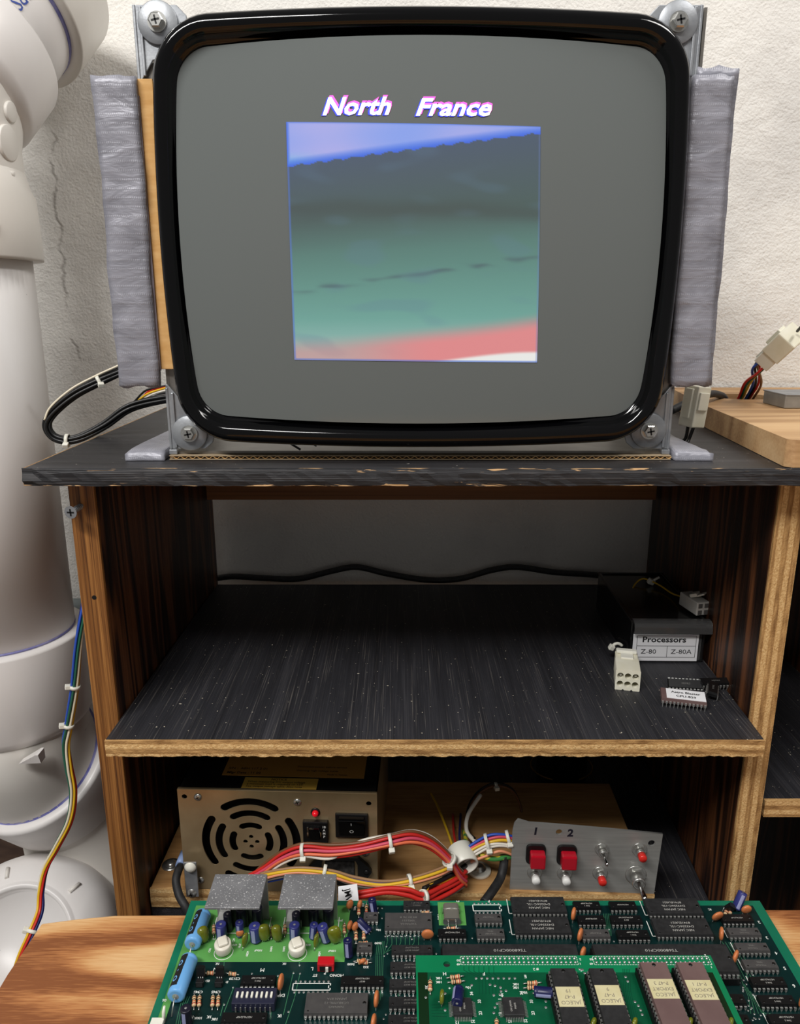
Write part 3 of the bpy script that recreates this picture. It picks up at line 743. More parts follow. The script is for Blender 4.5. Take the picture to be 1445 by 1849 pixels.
def wrap_text(s, size, m, parent, name, ang0, z, r, th=.6, roll=0.0):
    me = text_mesh(s, size, th, .0).copy()
    for v in me.vertices:
        x, y, h = v.co / S
        x, y = x * math.cos(roll) - y * math.sin(roll), x * math.sin(roll) + y * math.cos(roll)
        q = on_pipe(ang0 + x / r, z + y, r + h); v.co = (q - o1) * S
    link(name, me, m, parent)
wrap_text('NSF-DWV', 7, M_pvc, cp, 'moulded_lettering', math.radians(-46), zt + 42, 65.0); wrap_text('USA', 6, M_pvc, cp, 'moulded_lettering', math.radians(-44), zt + 33, 65.0)
wrap_text('C13V', 6, M_pvc, cp, 'moulded_lettering', ang, zt + 22, 65.2)
# upper eighth bend, then a short printed pipe up into a wall hub
dU = Vector((.30, .60, .74)).normalized(); E0 = Vector((CX, CY, z1 + 10)); E1 = E0 + Vector((0, 0, 52))
arc = [E0, E0 + Vector((0, 0, 22)), E1 + (Vector((0, 0, -1)) * 18 + dU * 4), E1 + dU * 14, E1 + dU * 34]
t = MB(); t.tube(spline(arc, 6), 58.5, 48); el = t.build('upper_elbow', M_pvcdirt, dp, o1)
Q = E1 + dU * 22; Mx = Matrix.Translation(Q) @ dU.to_track_quat('Z', 'Y').to_matrix().to_4x4()
t = MB(); t.lathe([(58, -6), (64, 0), (65.5, 3), (65.5, 40), (64.8, 42), (57.5, 42)], 64, Mx); t.build('hub', M_pvc, el, o1)
t = MB(); t.lathe([(57, 30), (57, 110)], 64, Mx); up = t.build('upper_pipe', M_pvc, dp, o1)
t = MB(); t.lathe([(57.3, 76.5), (57.3, 81)], 64, Mx); t.build('primer_ring', M_primer, up, o1)
t = MB(); t.lathe([(57.5, 80), (65.5, 80), (66, 82), (66, 126), (60, 130)], 64, Mx); t.build('wall_hub', M_pvcdirt, dp, o1)
vc = Mx.to_3x3().inverted() @ (px(40, 45, Y=40) - (Q + dU * 55)); a_cam = math.atan2(vc.y, vc.x)
for s, da, zz in (('IPS', 0, 56), ('PE', 0, 84)):
    me = text_mesh(s, 15, .02).copy(); Mi = Mx.copy(); Mi.translation = Mi.translation - o1
    for v in me.vertices:
        x, y, h = v.co / S; a = a_cam + y / 57.0; v.co = (Mi @ Vector((57.35 * math.cos(a), 57.35 * math.sin(a), zz - x * .9))) * S
    link('printed_lettering', me, M_print_blue, up)
from mathutils.bvhtree import BVHTree
def hit(o, org, x, y):
    """where the sight line of photo pixel x, y meets the mesh o, and its normal there"""
    bv = BVHTree.FromPolygons([org + v.co / S for v in o.data.vertices], [tuple(p.vertices) for p in o.data.polygons])
    r_ = bv.ray_cast(CAM, (px(x, y, Y=500) - CAM).normalized()); n_ = r_[1]
    return (r_[0], n_ if n_.dot(CAM - r_[0]) > 0 else -n_) if r_[0] is not None else (None, None)
for bx_, by_, r_ in ((18, 202, 7), (12, 315, 5.5), (14, 258, 12)):
    c_, nn = hit(el, o1, bx_, by_)
    if c_ is not None:
        t = MB(); t.lathe([(r_, -2), (r_, 1.2), (r_ - .6, 1.6), (.001, 1.6)], 24, Matrix.Translation(c_) @ nn.to_track_quat('Z', 'Y').to_matrix().to_4x4()); t.build('moulded_boss', M_pvcdirt, el, o1)
# lower hub, quarter bend, collar and cleanout dome
zh = px(135, 1138, Y=CY).z; zl = px(130, 1285, Y=CY).z
Mx = Matrix.Translation((CX, CY, 0))
t = MB(); t.lathe([(57.5, zh), (65.2, zh), (66, zh - 2), (65, zl + 4), (62, zl - 2), (58, zl - 6)], 64, Mx); lh = t.build('lower_hub', M_pvc, dp, o1)
t = MB(); t.lathe([(57.25, zh + .4), (57.25, zh + 2.2)], 64, Mx); t.build('primer_ring', M_primer, lh, o1)
t = MB(); t.box(on_pipe(math.radians(-72), zh - 14, 65.3), (2, 1.6, 10)); t.build('moulded_mark', M_pvc, lh, o1)
wrap_text('MADE IN', 6, M_pvc, lh, 'moulded_lettering', math.radians(-16), zh - 30, 65.2)
dL = Vector((.12, .62, -.78)).normalized(); B0 = Vector((CX, CY, zl)); B1 = B0 + Vector((0, 0, -34))
arc = [B0 + Vector((0, 0, 6)), B0 + Vector((0, 0, -8)), B1 + Vector((0, 0, 10)) - dL * 2, B1 + dL * 16, B1 + dL * 44]
t = MB(); t.tube(spline(arc, 6), [60] * 25, 48); le = t.build('lower_elbow', M_pvcdirt, dp, o1)
p0 = px(55, 1372, Y=CY - 62); t = MB(); t.hexa([p0 + Vector(q) for q in ((-10, 0, -4), (8, 0, -3), (8, 8, -3), (-10, 8, -4), (6, -3, 6), (8, -3, 6), (8, 8, 6), (6, 8, 6))]); t.build('moulded_arrow', M_pvc, le, o1)
Q = B1 + dL * 20; Mx = Matrix.Translation(Q) @ dL.to_track_quat('Z', 'Y').to_matrix().to_4x4()
t = MB(); t.lathe([(60.6, 2), (66, 0), (69.5, 1), (70, 5), (69, 60), (62, 66)], 64, Mx); lo = t.build('collar', M_pvc, dp, o1)
t = MB(); t.lathe([(60.3, 0), (60.3, 1.8), (62.2, 1.7)], 64, Mx); t.build('primer_ring', M_primer, lo, o1)
dC = Vector((.08, -.72, .69)).normalized(); Q2 = px(30, 1712, Y=70)
Mx = Matrix.Translation(Q2) @ dC.to_track_quat('Z', 'Y').to_matrix().to_4x4()
t = MB(); t.lathe([(74, -120), (78, -50), (78, -30), (75, -14), (68, -2), (58, 5), (52, 7.5), (51, 7.8), (49.5, 10.5), (47, 10.5), (45.5, 8), (44, 2), (.001, 1)], 72, Mx); cl = t.build('cleanout_hub', M_pvc, dp, o1)
for a_ in (105, 45, 150):
    a = math.radians(a_); t = MB(); c0 = Vector((math.cos(a), math.sin(a), 0)); t.tube([Mx @ (c0 * 66 + Vector((0, 0, .5))), Mx @ (c0 * 57 + Vector((0, 0, 6.3)))], 1.7, 8); t.build('moulded_rib', M_pvcdirt, cl, o1)
t = MB(); t.tube(spline([B1 + dL * 60, B1 + dL * 90 + Vector((10, 10, -40)), Q2 + Vector((20, 110, -60)), Q2 - dC * 90]), 62, 40); t.build('lower_pipe', M_pvcdirt, dp, o1)
t = MB(); t.cyl(Q2 - dC * 90, (Q2.x, Q2.y + 70, -770), 57, n=40); t.build('floor_pipe', M_pvc, dp, o1)
o1 = Vector((-260, 275, 96)); cz = px(130, 1098, Y=268).z
t = MB(); t.cyl((-430, 276, cz), (-190, 276, cz), 7, n=20); cdt = t.build('conduit', M_conduit, None, Vector((-300, 276, cz))); cdt.location = Vector((-300, 276, cz)) * S
tag(cdt, 'thin grey conduit along the wall behind the drain pipe', 'conduit')
# ---------------------------------------------------------------- board with hole, wires and connectors right of the monitor
o1 = Vector((330, 120, 300))
ob_out = [(229, -18), (233, -22), (520, -22), (520, 283), (262, 283), (241, 130)]
bd = link('wooden_board', flat_mesh([[(x - o1.x, y - o1.y) for x, y in ob_out], [(x - o1.x, y - o1.y) for x, y in circle(298, 205, 27, 32, 22)]], 16.5), M_oak, None, o1 + Vector((0, 0, 8.45)), bevel=1.0)
tag(bd, 'pale brown wooden board with a cable hole on the right end of the cabinet', 'board')
p0 = px(1416, 738, Z=316.7)
o1 = Vector((p0.x + 30, p0.y + 18, 316.8))
mb_ = thing('metal_box', 'small aluminium box at the right edge on the wooden board', 'box', o1)
t = MB(); t.box((o1.x, o1.y, 321.8), (60, 36, 9.8), bev=.6); t.build('box_body', mat('cast_aluminium', (168, 168, 164), .4, .6, col2=(140, 140, 136), nscale=(60, 60, 60)), mb_, o1)
t = MB(); t.box((o1.x, o1.y, 327.1), (61, 37, 1.0), bev=.3); t.build('lid', M_zinc, mb_, o1)
# white multi-way plug on its wires, rising out of the hole
o1 = px(1335, 722, Z=316.8); oo = o1.copy()
wp = thing('wire_connector', 'pale nylon plug with coloured wires rising from the hole in the wooden board', 'connector', o1)
A, Bc = P(1383, 652, 150), P(1440, 598, 120); d = (Bc - A).normalized()
q = d.to_track_quat('Z', 'Y').to_matrix().to_4x4(); Mx = Matrix.Translation(A) @ q @ Matrix.Rotation(.6, 4, 'Z')
def mbx(mb, c, dd, M, bev=0.0):
    o = len(mb.v); mb.box(c, dd, bev=bev); mb.v[o:] = [M @ v for v in mb.v[o:]]
t = MB(); mbx(t, (0, 0, 7), (17, 13, 14), Mx, .8); mbx(t, (0, 7, 7), (10, 1.5, 12), Mx); cn = t.build('plug_housing', M_nylon, wp, oo)
t = MB(); mbx(t, (0, 0, 24), (20, 16, 22), Mx, 1); mbx(t, (0, 9, 24), (8, 3, 16), Mx, .5); mbx(t, (11, 0, 20), (3, 6, 10), Mx, .5); t.build('socket_housing', M_nylonyel, wp, oo)
for i, (m, a, b) in enumerate(((W_red, -6, -3), (W_green, -2, -4), (W_yellow, 1, -3), (W_blue, -5, 3), (W_black, 0, 4), (W_red, 5, 2), (W_tan, 3, 4))):
    e = Mx @ Vector((a, b * .8, 1)); b0 = P(1332 + 4.5 * i, 722 - (i % 3) * 2, 196); b1 = P(1345 + 5 * i, 692, 178)
    wire(wp, [b0 + Vector((-8, 10, -26)), b0, b1, Mx @ Vector((a, b * .8, -10)), e], 1.05, m, oo)
wire(wp, [P(1440, 598, 120), P(1452, 585, 110), P(1475, 560, 100)], 1.1, W_black, oo)
# black cable diving through the hole towards the monitor
o1 = P(1300, 716, 205)
bc = thing('black_cable', 'black cable running out of the board hole behind the taped strip', 'cable', o1)
wire(bc, [P(1212, 742, 120), P(1244, 726, 128), P(1280, 712, 150), P(1300, 713, 186), P(1310, 722, 200), P(1313, 745, 205)], 3.0, M_rubber, o1, 'cable', 10)
# tall plug leaning beside the monitor foot
o1 = P(1250, 768, 60)
tp = thing('wire_connector', 'tall pale nylon plug standing behind the right monitor foot', 'connector', o1)
A, Bc = P(1248, 770, 60), P(1263, 690, 60); d = (Bc - A).normalized(); Mx = Matrix.Translation(A) @ d.to_track_quat('Z', 'Y').to_matrix().to_4x4() @ Matrix.Rotation(.35, 4, 'Z')
t = MB(); mbx(t, (0, 0, 14), (14, 11, 28), Mx, .8); mbx(t, (0, 6, 16), (7, 2.5, 20), Mx, .4); mbx(t, (0, -6, 20), (4, 1.6, 16), Mx, .4); mbx(t, (7.5, 0, 8), (2, 6, 12), Mx, .4); mbx(t, (-7.5, 0, 18), (1.6, 8, 12), Mx, .4); t.build('plug_housing', M_nylonyel, tp, o1)
for a in (-3, 3): wire(tp, [Mx @ Vector((a, 0, 1)), Mx @ Vector((a * .6, 1, -8)), Vector(((Mx @ Vector((a, 3, -14))).x, (Mx @ Vector((a, 3, -14))).y, 301.2))], 1.2, W_black, o1)

# ---------------------------------------------------------------- middle shelf: parts drawer, plugs, chips, mains cable
o1 = Vector((0, 255, 121))
bk = thing('mains_cable', 'black cable waving along the wall at the back of the middle shelf', 'cable', o1)
yb = 277
wire(bk, [P(380, 1046, yb), P(420, 1041, yb), P(480, 1044, yb), P(540, 1045, yb), P(600, 1031, yb), P(645, 1024, yb), P(700, 1036, yb), P(770, 1047, yb), P(830, 1045, yb), P(890, 1029, yb), P(935, 1024, yb), P(1000, 1033, yb), P(1060, 1037, yb), P(1110, 1042, yb), P(1135, 1046, yb)], 3.2, M_rubber, o1, 'cable', 10)
M_clear = mat('clear_plastic', (150, 150, 150), 0.12, trans=0.85, ior=1.3, spec=.5)
M_paper = mat('label_paper', (226, 226, 228), 0.7); M_ink = mat('black_ink', (18, 18, 20), 0.7); M_smoke = mat('smoked_plastic', (20, 20, 21), 0.16, spec=.5)
DX0, DX1, DY0, DY1, DZ = 181.5, 240.0, 85.0, 200.0, 121.2
o1 = Vector(((DX0 + DX1) / 2, (DY0 + DY1) / 2, DZ))
dr = thing('parts_drawer', 'dark clear-fronted parts drawer labelled Processors on the middle shelf', 'drawer', o1, (0, 0, math.radians(-1)))
W_, L_ = 58.0, 112.0
def loc_box(name, c, d, m, parent, bev=.5): t = MB(); t.box(c, d, bev=bev); return t.build(name, m, parent)
loc_box('bottom', (0, 0, 1), (W_ - 4, L_, 2), M_smoke, dr); loc_box('side_wall', (-W_ / 2 + 1, 0, 17), (2, L_, 33), M_smoke, dr); loc_box('side_wall', (W_ / 2 - 1, 0, 17), (2, L_, 33), M_smoke, dr)
loc_box('back_wall', (0, L_ / 2 - 1, 17), (W_ - 4, 2, 33), M_smoke, dr); loc_box('rim', (0, L_ / 2 - 1, 34.4), (W_ + 1, 3, 1.6), M_smoke, dr)
loc_box('lid', (0, 1, 33.2), (W_ - 5, L_ - 8, 1.4), M_smoke, dr)
for s_ in (-1, 1): loc_box('rim', (s_ * (W_ / 2 - .7), 0, 34.4), (2.6, L_, 1.6), M_smoke, dr)
fr = loc_box('front_wall', (0, -L_ / 2 + 1.2, 12.5), (W_ - 4.2, 2, 24), M_clear, dr)
t = MB(); v = []; 
for i in range(9):
    a = i / 8; y = -L_ / 2 - 6 * math.sin(a * math.pi * .5) ; z = 35 - 11 * (1 - math.cos(a * math.pi * .5)) if False else 35.4 - 10 * a; v.append((y - 0, z))
pts = [(-L_ / 2 + 3, 35.6), (-L_ / 2 - 1, 35.8), (-L_ / 2 - 4.2, 34.6), (-L_ / 2 - 5.6, 31.6), (-L_ / 2 - 5.9, 26.5), (-L_ / 2 - 4.6, 26.3), (-L_ / 2 - 4.3, 31.0), (-L_ / 2 - 2.8, 33.4), (-L_ / 2 + 3, 34.0)]
t.prism(pts, -W_ / 2 + 1, W_ / 2 + 3, Matrix(((0, 0, 1, 0), (1, 0, 0, 0), (0, 1, 0, 0), (0, 0, 0, 1)))); t.build('handle_lip', M_clear, dr)
lb = loc_box('label_card', (-1.5, -L_ / 2 - .4, 12.6), (W_ - 7, .6, 22.5), M_paper, dr, .1)
R90 = (math.pi / 2, 0, 0); yl = -L_ / 2 - .78
text('label_lettering', 'Processors', 6.6, M_ink, lb, (-20, yl, 19.4), R90, bold=.16, align='LEFT', sx=1.16)
text('label_lettering', 'Z-80', 5.4, M_ink, lb, (-20.5, yl, 9.2), R90, align='LEFT', sx=1.15); text('label_lettering', 'Z-80A', 5.4, M_ink, lb, (3.0, yl, 9.2), R90, align='LEFT', sx=1.15)
t = MB()
for c, d_ in (((-1, yl, 22.8), (46, .1, .3)), ((-1, yl, 14.2), (46, .1, .3)), ((-1, yl, 4.6), (46, .1, .3)), ((-24, yl, 13.7), (.3, .1, 18.2)), ((22, yl, 13.7), (.3, .1, 18.2)), ((0, yl, 9.4), (.3, .1, 9.6))): t.box(c, d_)
t.build('ruled_lines', M_ink, lb)
# big six-way socket lying on the shelf, mouth to the front
def rot_thing(name, label, cat, loc, rz, rx=0, group=None): return thing(name, label, cat, loc, (rx, 0, rz), group)
c6 = rot_thing('socket_connector', 'large white six-way nylon plug lying on the middle shelf before the parts drawer', 'connector', (166, 40, 121), math.radians(-13))
t = MB()
wv, hv = 17.4, 16.6
outer = [(-8.7, .4), (-8.3, .2), (-4, .2), (-3, 1.2), (-2, .2), (2, .2), (3, 1.2), (4, .2), (8.3, .2), (8.7, .6), (8.7, 15.8), (8.2, 16.6), (-8.2, 16.6), (-8.7, 15.8)]
holes = [circle(x, z, 2.35, 16) for x in (-5.3, 0, 5.3) for z in (11.6, 5.2)]
me = flat_mesh([outer] + holes, 20, 'socket'); me.transform(Matrix.Rotation(math.pi / 2, 4, 'X')); me.transform(Matrix.Translation((0, 10 * S, 0)))
link('shell', me, M_nylonyel, c6, bevel=.3)
t = MB(); t.box((0, 26, 8.4), (16.6, 13, 15.8), bev=.8); t.box((0, 36, 8.4), (14.6, 9, 14), bev=.8); t.build('rear_shell', M_nylonyel, c6)
t = MB(); t.box((0, 30, 17.8), (15, 5, 2.6), bev=.6); t.box((0, 24, 16.9), (9, 10, 1.2), bev=.3); t.build('latch', M_nylon, c6)
t = MB(); t.box((0, 20.5, 8.4), (15.5, 1, 14.8)); t.build('socket_floor', M_nylonyel, c6)
for x in (-5.3, 5.3):
    t = MB(); t.cyl((x, 19, 11.6), (x, 3, 11.6), 1.35, n=12); t.lathe([(1.35, 0), (1.0, 1), (.001, 1.4)], 12, cross_M(Vector((x, 3, 11.6)))); t.build('contact_pin', M_ss, c6)
wire(c6, [Vector((0, 38, 8)), Vector((2, 52, 14)), Vector((-4, 66, 12))], .9, W_black, Vector((0, 0, 0)))
zt_ = MB(); zt_.tube(spline([(-2, 50, 13), (-5, 49, 15), (-8, 48, 14.5), (-9, 48, 12)], 4), 1.3, 7); zt_.box((-10, 47.5, 12), (4.4, 4, 4.4), rot=(.2, .4, .3), bev=.8); zt_.build('zip_tie', M_nylon, c6)
# small four-way plug on the drawer lid with a yellow lead
o1 = Vector((226, 104, 158))
a = P(1237, 1088, 118); b = P(1272, 1116, 92); a.z = 163.5; b.z = 162.8
d = (b - a).normalized(); sp = thing('wire_connector', 'small translucent four-way plug with a yellow lead on top of the parts drawer', 'connector', o1)
Mx = Matrix.Translation(a) @ d.to_track_quat('Z', 'Y').to_matrix().to_4x4()
M_trans = mat('milky_nylon', (196, 194, 188), .3, spec=.5)
t = MB(); mbx(t, (0, 0, 12), (11, 11, 24), Mx, .7); cn = t.build('plug_housing', M_trans, sp, o1)
t = MB()
for x in (-2.7, 2.7):
    for y in (-2.7, 2.7): mbx(t, (x, y, 24.3), (3.4, 3.4, .6), Mx, .2)
t.build('contact_opening', mat('grey_recess', (92, 90, 88), .5), cn, o1)
t = MB(); t.box(a + d * 12 + Vector((0, 0, 7.4)), (6, 8, 3), rot=(0, -.4, -.7), bev=.6); t.box(a + d * 16 + Vector((3, 0, 9)), (6, 6, 1.4), rot=(0, -.5, -.7), bev=.4); t.build('latch', M_nylon, cn, o1)
wire(sp, [a + d * 1, P(1215, 1072, 140) + Vector((0, 0, 0)), P(1190, 1056, 160), P(1162, 1045, 172), P(1145, 1058, 165), P(1142, 1078, 150)], .7, W_yellow, o1)
zp = P(1176, 1050, 168); t = MB(); t.box(zp, (6, 4, 5), rot=(.3, .4, .2), bev=.8); t.cyl(zp, zp + Vector((7, 0, 4)), 1.1, n=8); t.build('zip_tie', M_nylon, sp, o1)

# ---------------------------------------------------------------- DIP chips
M_chip = mat('chip_epoxy', (30, 30, 31), 0.55, col2=(40, 40, 41), nscale=(300, 300, 300)); M_chipglossy = mat('chip_epoxy_dark', (18, 18, 19), 0.38)
M_chipgrey = mat('chip_epoxy_grey', (62, 60, 60), 0.6, col2=(70, 68, 67), nscale=(200, 200, 200)); M_ceramic = mat('brown_ceramic', (98, 76, 74), 0.55, col2=(108, 86, 83), nscale=(80, 80, 80))
M_pin = mat('tinned_pin', (206, 206, 202), 0.3, .85); M_mark = mat('chip_marking', (176, 174, 168), 0.7); M_markdim = mat('chip_marking_dim', (112, 110, 106), 0.7)
MESH = {}
def chip_meshes(n, wide, h=3.6, stand=.7, legs=3.0, straight=False, splay=.3):
    """body and pins of an n-pin DIP lying along X, z=0 at the board; wide = body width (mm)"""
    key = (n, wide, h, stand, legs, splay)
    if key in MESH: return MESH[key]
    Lb = n / 2 * 2.54 - (.3 if n > 8 else .6); w2 = wide / 2
    b = MB(); zm = stand + h * .5
    def frus(z0, z1, i0, i1):
        b.hexa([(-Lb / 2 + i0, -w2 + i0, z0), (Lb / 2 - i0, -w2 + i0, z0), (Lb / 2 - i0, w2 - i0, z0), (-Lb / 2 + i0, w2 - i0, z0), (-Lb / 2 + i1, -w2 + i1, z1), (Lb / 2 - i1, -w2 + i1, z1), (Lb / 2 - i1, w2 - i1, z1), (-Lb / 2 + i1, w2 - i1, z1)])
    frus(stand, zm - .12, .25, 0); frus(zm + .12, stand + h, 0, .3); b.box((0, 0, zm), (Lb - .5, wide - .5, .3))
    d = MB(); d.lathe([(1.0, 0), (1.0, .05), (.001, .05)], 16, Matrix.Translation((Lb / 2 - 2.0, 0, stand + h))); 
    d.lathe([(.55, 0), (.55, .05), (.001, .05)], 12, Matrix.Translation((-Lb / 2 + 2.2, -w2 + 1.6, stand + h)))
    p = MB()
    for k in range(n // 2):
        x = (k - (n // 2 - 1) / 2) * 2.54
        for s in (-1, 1):
            y = s * (w2 + .55)
            p.box((x, s * (w2 + .15), zm), (1.45, 1.0, .26)); p.box((x, y + s * .08, zm - .75), (1.45, .28, 1.6)); p.box((x, y + s * (.08 + splay * .3), zm - 1.5 - legs / 2), (.55, .26, legs))
    MESH[key] = (b.mesh('chip_body'), p.mesh('pins'), d.mesh('notch'), Lb, stand + h)
    return MESH[key]
M_notch = mat('chip_notch', (14, 14, 14), .4)
def dip(parent, loc, n, wide, m=None, mark=(), rot=(0, 0, 0), name='chip', h=3.6, stand=.7, legs=2.2, msize=1.5, mm=None, flip=True, msx=1.0, marky=0.0):
    b, p, nt, Lb, top = chip_meshes(n, wide, h, stand, legs)
    bb = b
    mt = m or M_chip
    key = ('m', id(b), mt.name)
    if key not in MESH: MESH[key] = b.copy(); MESH[key].materials.append(mt)
    o = link(name, MESH[key], mt, parent, loc, rot); link('pins', p, M_pin, o); link('notch', nt, M_notch, o)
    ls_ = len(mark)
    for i, s in enumerate(mark):
        yy = (i - (ls_ - 1) / 2) * msize * 1.35 * (1 if flip else -1) + marky
        text('marking', s, msize, mm or M_mark, o, (0, yy, top + .02), (0, 0, math.pi if flip else 0), thick=.02, sx=msx)
    return o
# loose chips on the shelf
q = P(1235, 1280, 0); o1 = px(1236, 1276, Z=121)
lc1 = thing('labelled_chip', 'ceramic chip with a white Astro Blaster sticker lying on the middle shelf', 'chip', (o1.x, o1.y + 4, 121.2), (math.radians(7), 0, math.radians(-14)))
b, p, nt, Lb, top = chip_meshes(24, 13.6, 3.8, 3.4, 4.2)
link('chip_body', b.copy(), M_ceramic, lc1); link('pins', p, M_pin, lc1)
t = MB(); t.box((1.6, .2, top + .1), (26, 11.6, .2)); stk = t.build('sticker', M_paper, lc1)
text('sticker_lettering', 'Astro Blaster', 3.2, M_ink, stk, (1.6, 2.2, top + .22), bold=.09, thick=.02, sx=1.12); text('sticker_lettering', 'CPU-829', 3.2, M_ink, stk, (1.6, -2.2, top + .22), bold=.09, thick=.02, sx=1.12)
for lab, x, y, rz, rx, dz, n_, wd in (('long black chip directly behind the stickered chip on the middle shelf', 1236, 1240, -7, .9, 1.2, 20, 6.6),
                                   ('black chip nearest the cabinet side among the loose chips on the middle shelf', 1290, 1243, 3, .25, 2.2, 18, 6.6),
                                   ('short black chip leaning on the right end of the stickered chip', 1285, 1257, 66, 0.15, 2.6, 14, 6.6)):
    g = px(x, y, Z=121); o_ = thing('loose_chip', lab, 'chip', (g.x, g.y, 121 + dz + .6), (rx, 0, math.radians(rz)), 'loose chips on the middle shelf')
    b, p, nt, Lb, top = chip_meshes(n_, wd, 3.6, .7, 2.4); link('chip_body', b.copy(), M_chipglossy, o_); link('pins', p, M_pin, o_)
    text('marking', 'HD74LS', 1.8, M_markdim, o_, (0, 0, top + .02), thick=.02)
# ---------------------------------------------------------------- lower bay: base board, power supply, switch plate, wiring
BZ = -33.2                                   # top of the loose base board
o1 = Vector((-20, 130, -51))
t = MB(); t.hexa([(-189.5, 20, -50.9), (191, 14, -50.9), (194, 152, -50.9), (-187, 158, -50.9), (-189.5, 20, BZ), (191, 14, BZ), (194, 152, BZ), (-187, 158, BZ)])
bb = thing('base_board', 'loose plywood board under the power supply in the lower bay', 'board', o1)
t.build('board', M_basewood, bb, o1, bevel=1.2)
random.seed(8); t = MB(); n = 90
rows = []
for i in range(n):
    x = -189.7 + 380.8 * i / (n - 1); yy = 20 - 6 * i / (n - 1) - .6; a = random.uniform(-.5, .3)
    rows.append([(x, yy + 1.4, BZ + .02), (x, yy + a * .4, BZ - .8), (x, yy - .2 + a * .5, BZ - 6), (x, yy + a, BZ - 12), (x, yy + .6, -50.7)])
t.add([p for r in rows for p in r], [(i * 5 + k, (i + 1) * 5 + k, (i + 1) * 5 + k + 1, i * 5 + k + 1) for i in range(n - 1) for k in range(4)]); t.build('front_edge', M_edge_h, bb, o1)

M_psu = mat('passivated_steel', (178, 158, 124), 0.32, 0.6, col2=(160, 138, 104), nscale=(30, 30, 30), bump=.06, bscale=(900, 60, 60))
M_psutop = mat('psu_cover', (26, 25, 24), 0.5, .3)
PSW, PSH = 146.0, 86.0
pl = px(319, 1424, Y=20); prr = px(682, 1433, Y=14)
ang = math.atan2(-6, 146)
ps = thing('power_supply', 'switching power supply with round fan vents, switches and mains inlet in the lower bay', 'power supply', ((pl.x + prr.x) / 2, 17, BZ), (0, 0, ang))
W2 = PSW / 2
def slot(cx, cy, r, a0, a1, w_, n_=14):
    pts = []; A0, A1 = math.radians(a0), math.radians(a1)
    for k in range(n_ + 1): a = A0 + (A1 - A0) * k / n_; pts.append((cx + (r + w_ / 2) * math.cos(a), cy + (r + w_ / 2) * math.sin(a)))
    for k in range(1, 5): b_ = A1 + math.pi * 0 ; th = A1 + math.pi * k / 5; pts.append((cx + r * math.cos(A1) + w_ / 2 * math.cos(th), cy + r * math.sin(A1) + w_ / 2 * math.sin(th)))
    for k in range(n_ + 1): a = A1 + (A0 - A1) * k / n_; pts.append((cx + (r - w_ / 2) * math.cos(a), cy + (r - w_ / 2) * math.sin(a)))
    for k in range(1, 5): th = A0 + math.pi + math.pi * k / 5; pts.append((cx + r * math.cos(A0) + w_ / 2 * math.cos(th), cy + r * math.sin(A0) + w_ / 2 * math.sin(th)))
    return pts
FX, FZ = -W2 + 52.5, 43.0
loops = [[(-W2, 0), (W2, 0), (W2, PSH), (-W2, PSH)]]
for r, half, w_ in ((34.0, 33, 6.0), (24.2, 31, 5.4), (14.0, 26, 5.0)):
    for c in (0, 90, 180, 270): loops.append(slot(FX, FZ, r, c - half + (45 if False else 0), c + half, w_))
for dx, dz in ((0, 4.2), (0, -4.2), (4.4, 0), (-4.4, 0)): loops.append(circle(FX + dx, FZ + dz, 1.7, 12))
loops.append(circle(-W2 + 5, PSH - 6, 2.0, 14)); loops.append(circle(W2 - 6, PSH - 8, 2.0, 14)); loops.append(circle(W2 - 46, 15, 2, 14))
me = flat_mesh(loops, 1.0, 'face'); me.transform(Matrix.Rotation(math.pi / 2, 4, 'X'))
fp = link('face_plate', me, M_psu, ps)
t = MB(); t.box((0, 70, PSH - .5), (PSW, 139, 1)); t.build('top_cover', M_psutop, ps)
t = MB(); t.box((0, .9, PSH - .1), (PSW, 2.4, 1.2), bev=.4); t.build('folded_edge', M_psu, ps)
for s_ in (-1, 1): t = MB(); t.box((s_ * (W2 - .5), 70, PSH / 2), (1, 139, PSH)); t.build('side_cover', M_psu, ps)
t = MB(); t.box((0, 139.5, PSH / 2), (PSW - 2, 1, PSH - 2)); t.box((0, 70, .5), (PSW - 2, 138, 1)); t.build('case_floor', M_psutop, ps)
# fan behind the vents
fan = MB(); fan.lathe([(39, 6), (39, 24), (37.5, 24), (37.5, 6), (39, 6)], 40, Matrix.Translation((FX, 0, FZ)) @ Matrix.Rotation(-math.pi / 2, 4, 'X')); fan.lathe([(13, 7), (13, 20)], 24, Matrix.Translation((FX, 0, FZ)) @ Matrix.Rotation(-math.pi / 2, 4, 'X')); fo = fan.build('fan', M_black, ps)
for k in range(7):
    a = 2 * math.pi * k / 7; t = MB(); ca, sa = math.cos(a), math.sin(a)
    def bp(r, da, y): return (FX + r * math.cos(a + da), y, FZ + r * math.sin(a + da))
    t.add([bp(12, 0, 8), bp(36, .1, 8), bp(36, .75, 18), bp(12, .7, 18), bp(12, 0, 9), bp(36, .1, 9), bp(36, .75, 19), bp(12, .7, 19)], [(0, 1, 2, 3), (7, 6, 5, 4), (0, 1, 5, 4), (1, 2, 6, 5), (2, 3, 7, 6), (3, 0, 4, 7)]); t.build('fan_blade', M_smoke, fo)
for (x, z) in ((-W2 + 15, PSH - 6), (W2 - 58, PSH - 8), (-W2 + 12, 8), (W2 - 44, 36), (W2 - 9, 36)):
    t = MB(); t.lathe([(2.9, 0), (2.9, .5), (2.2, 1.1), (.001, 1.2)], 18, cross_M(Vector((x, -.5, z)))); s1 = t.build('screw', M_zincbright, ps); cross_recess(s1, Vector((x, -1.62, z)), Vector((0, -1, 0)), 2.6, Vector((0, 0, 0)), .4, .5)
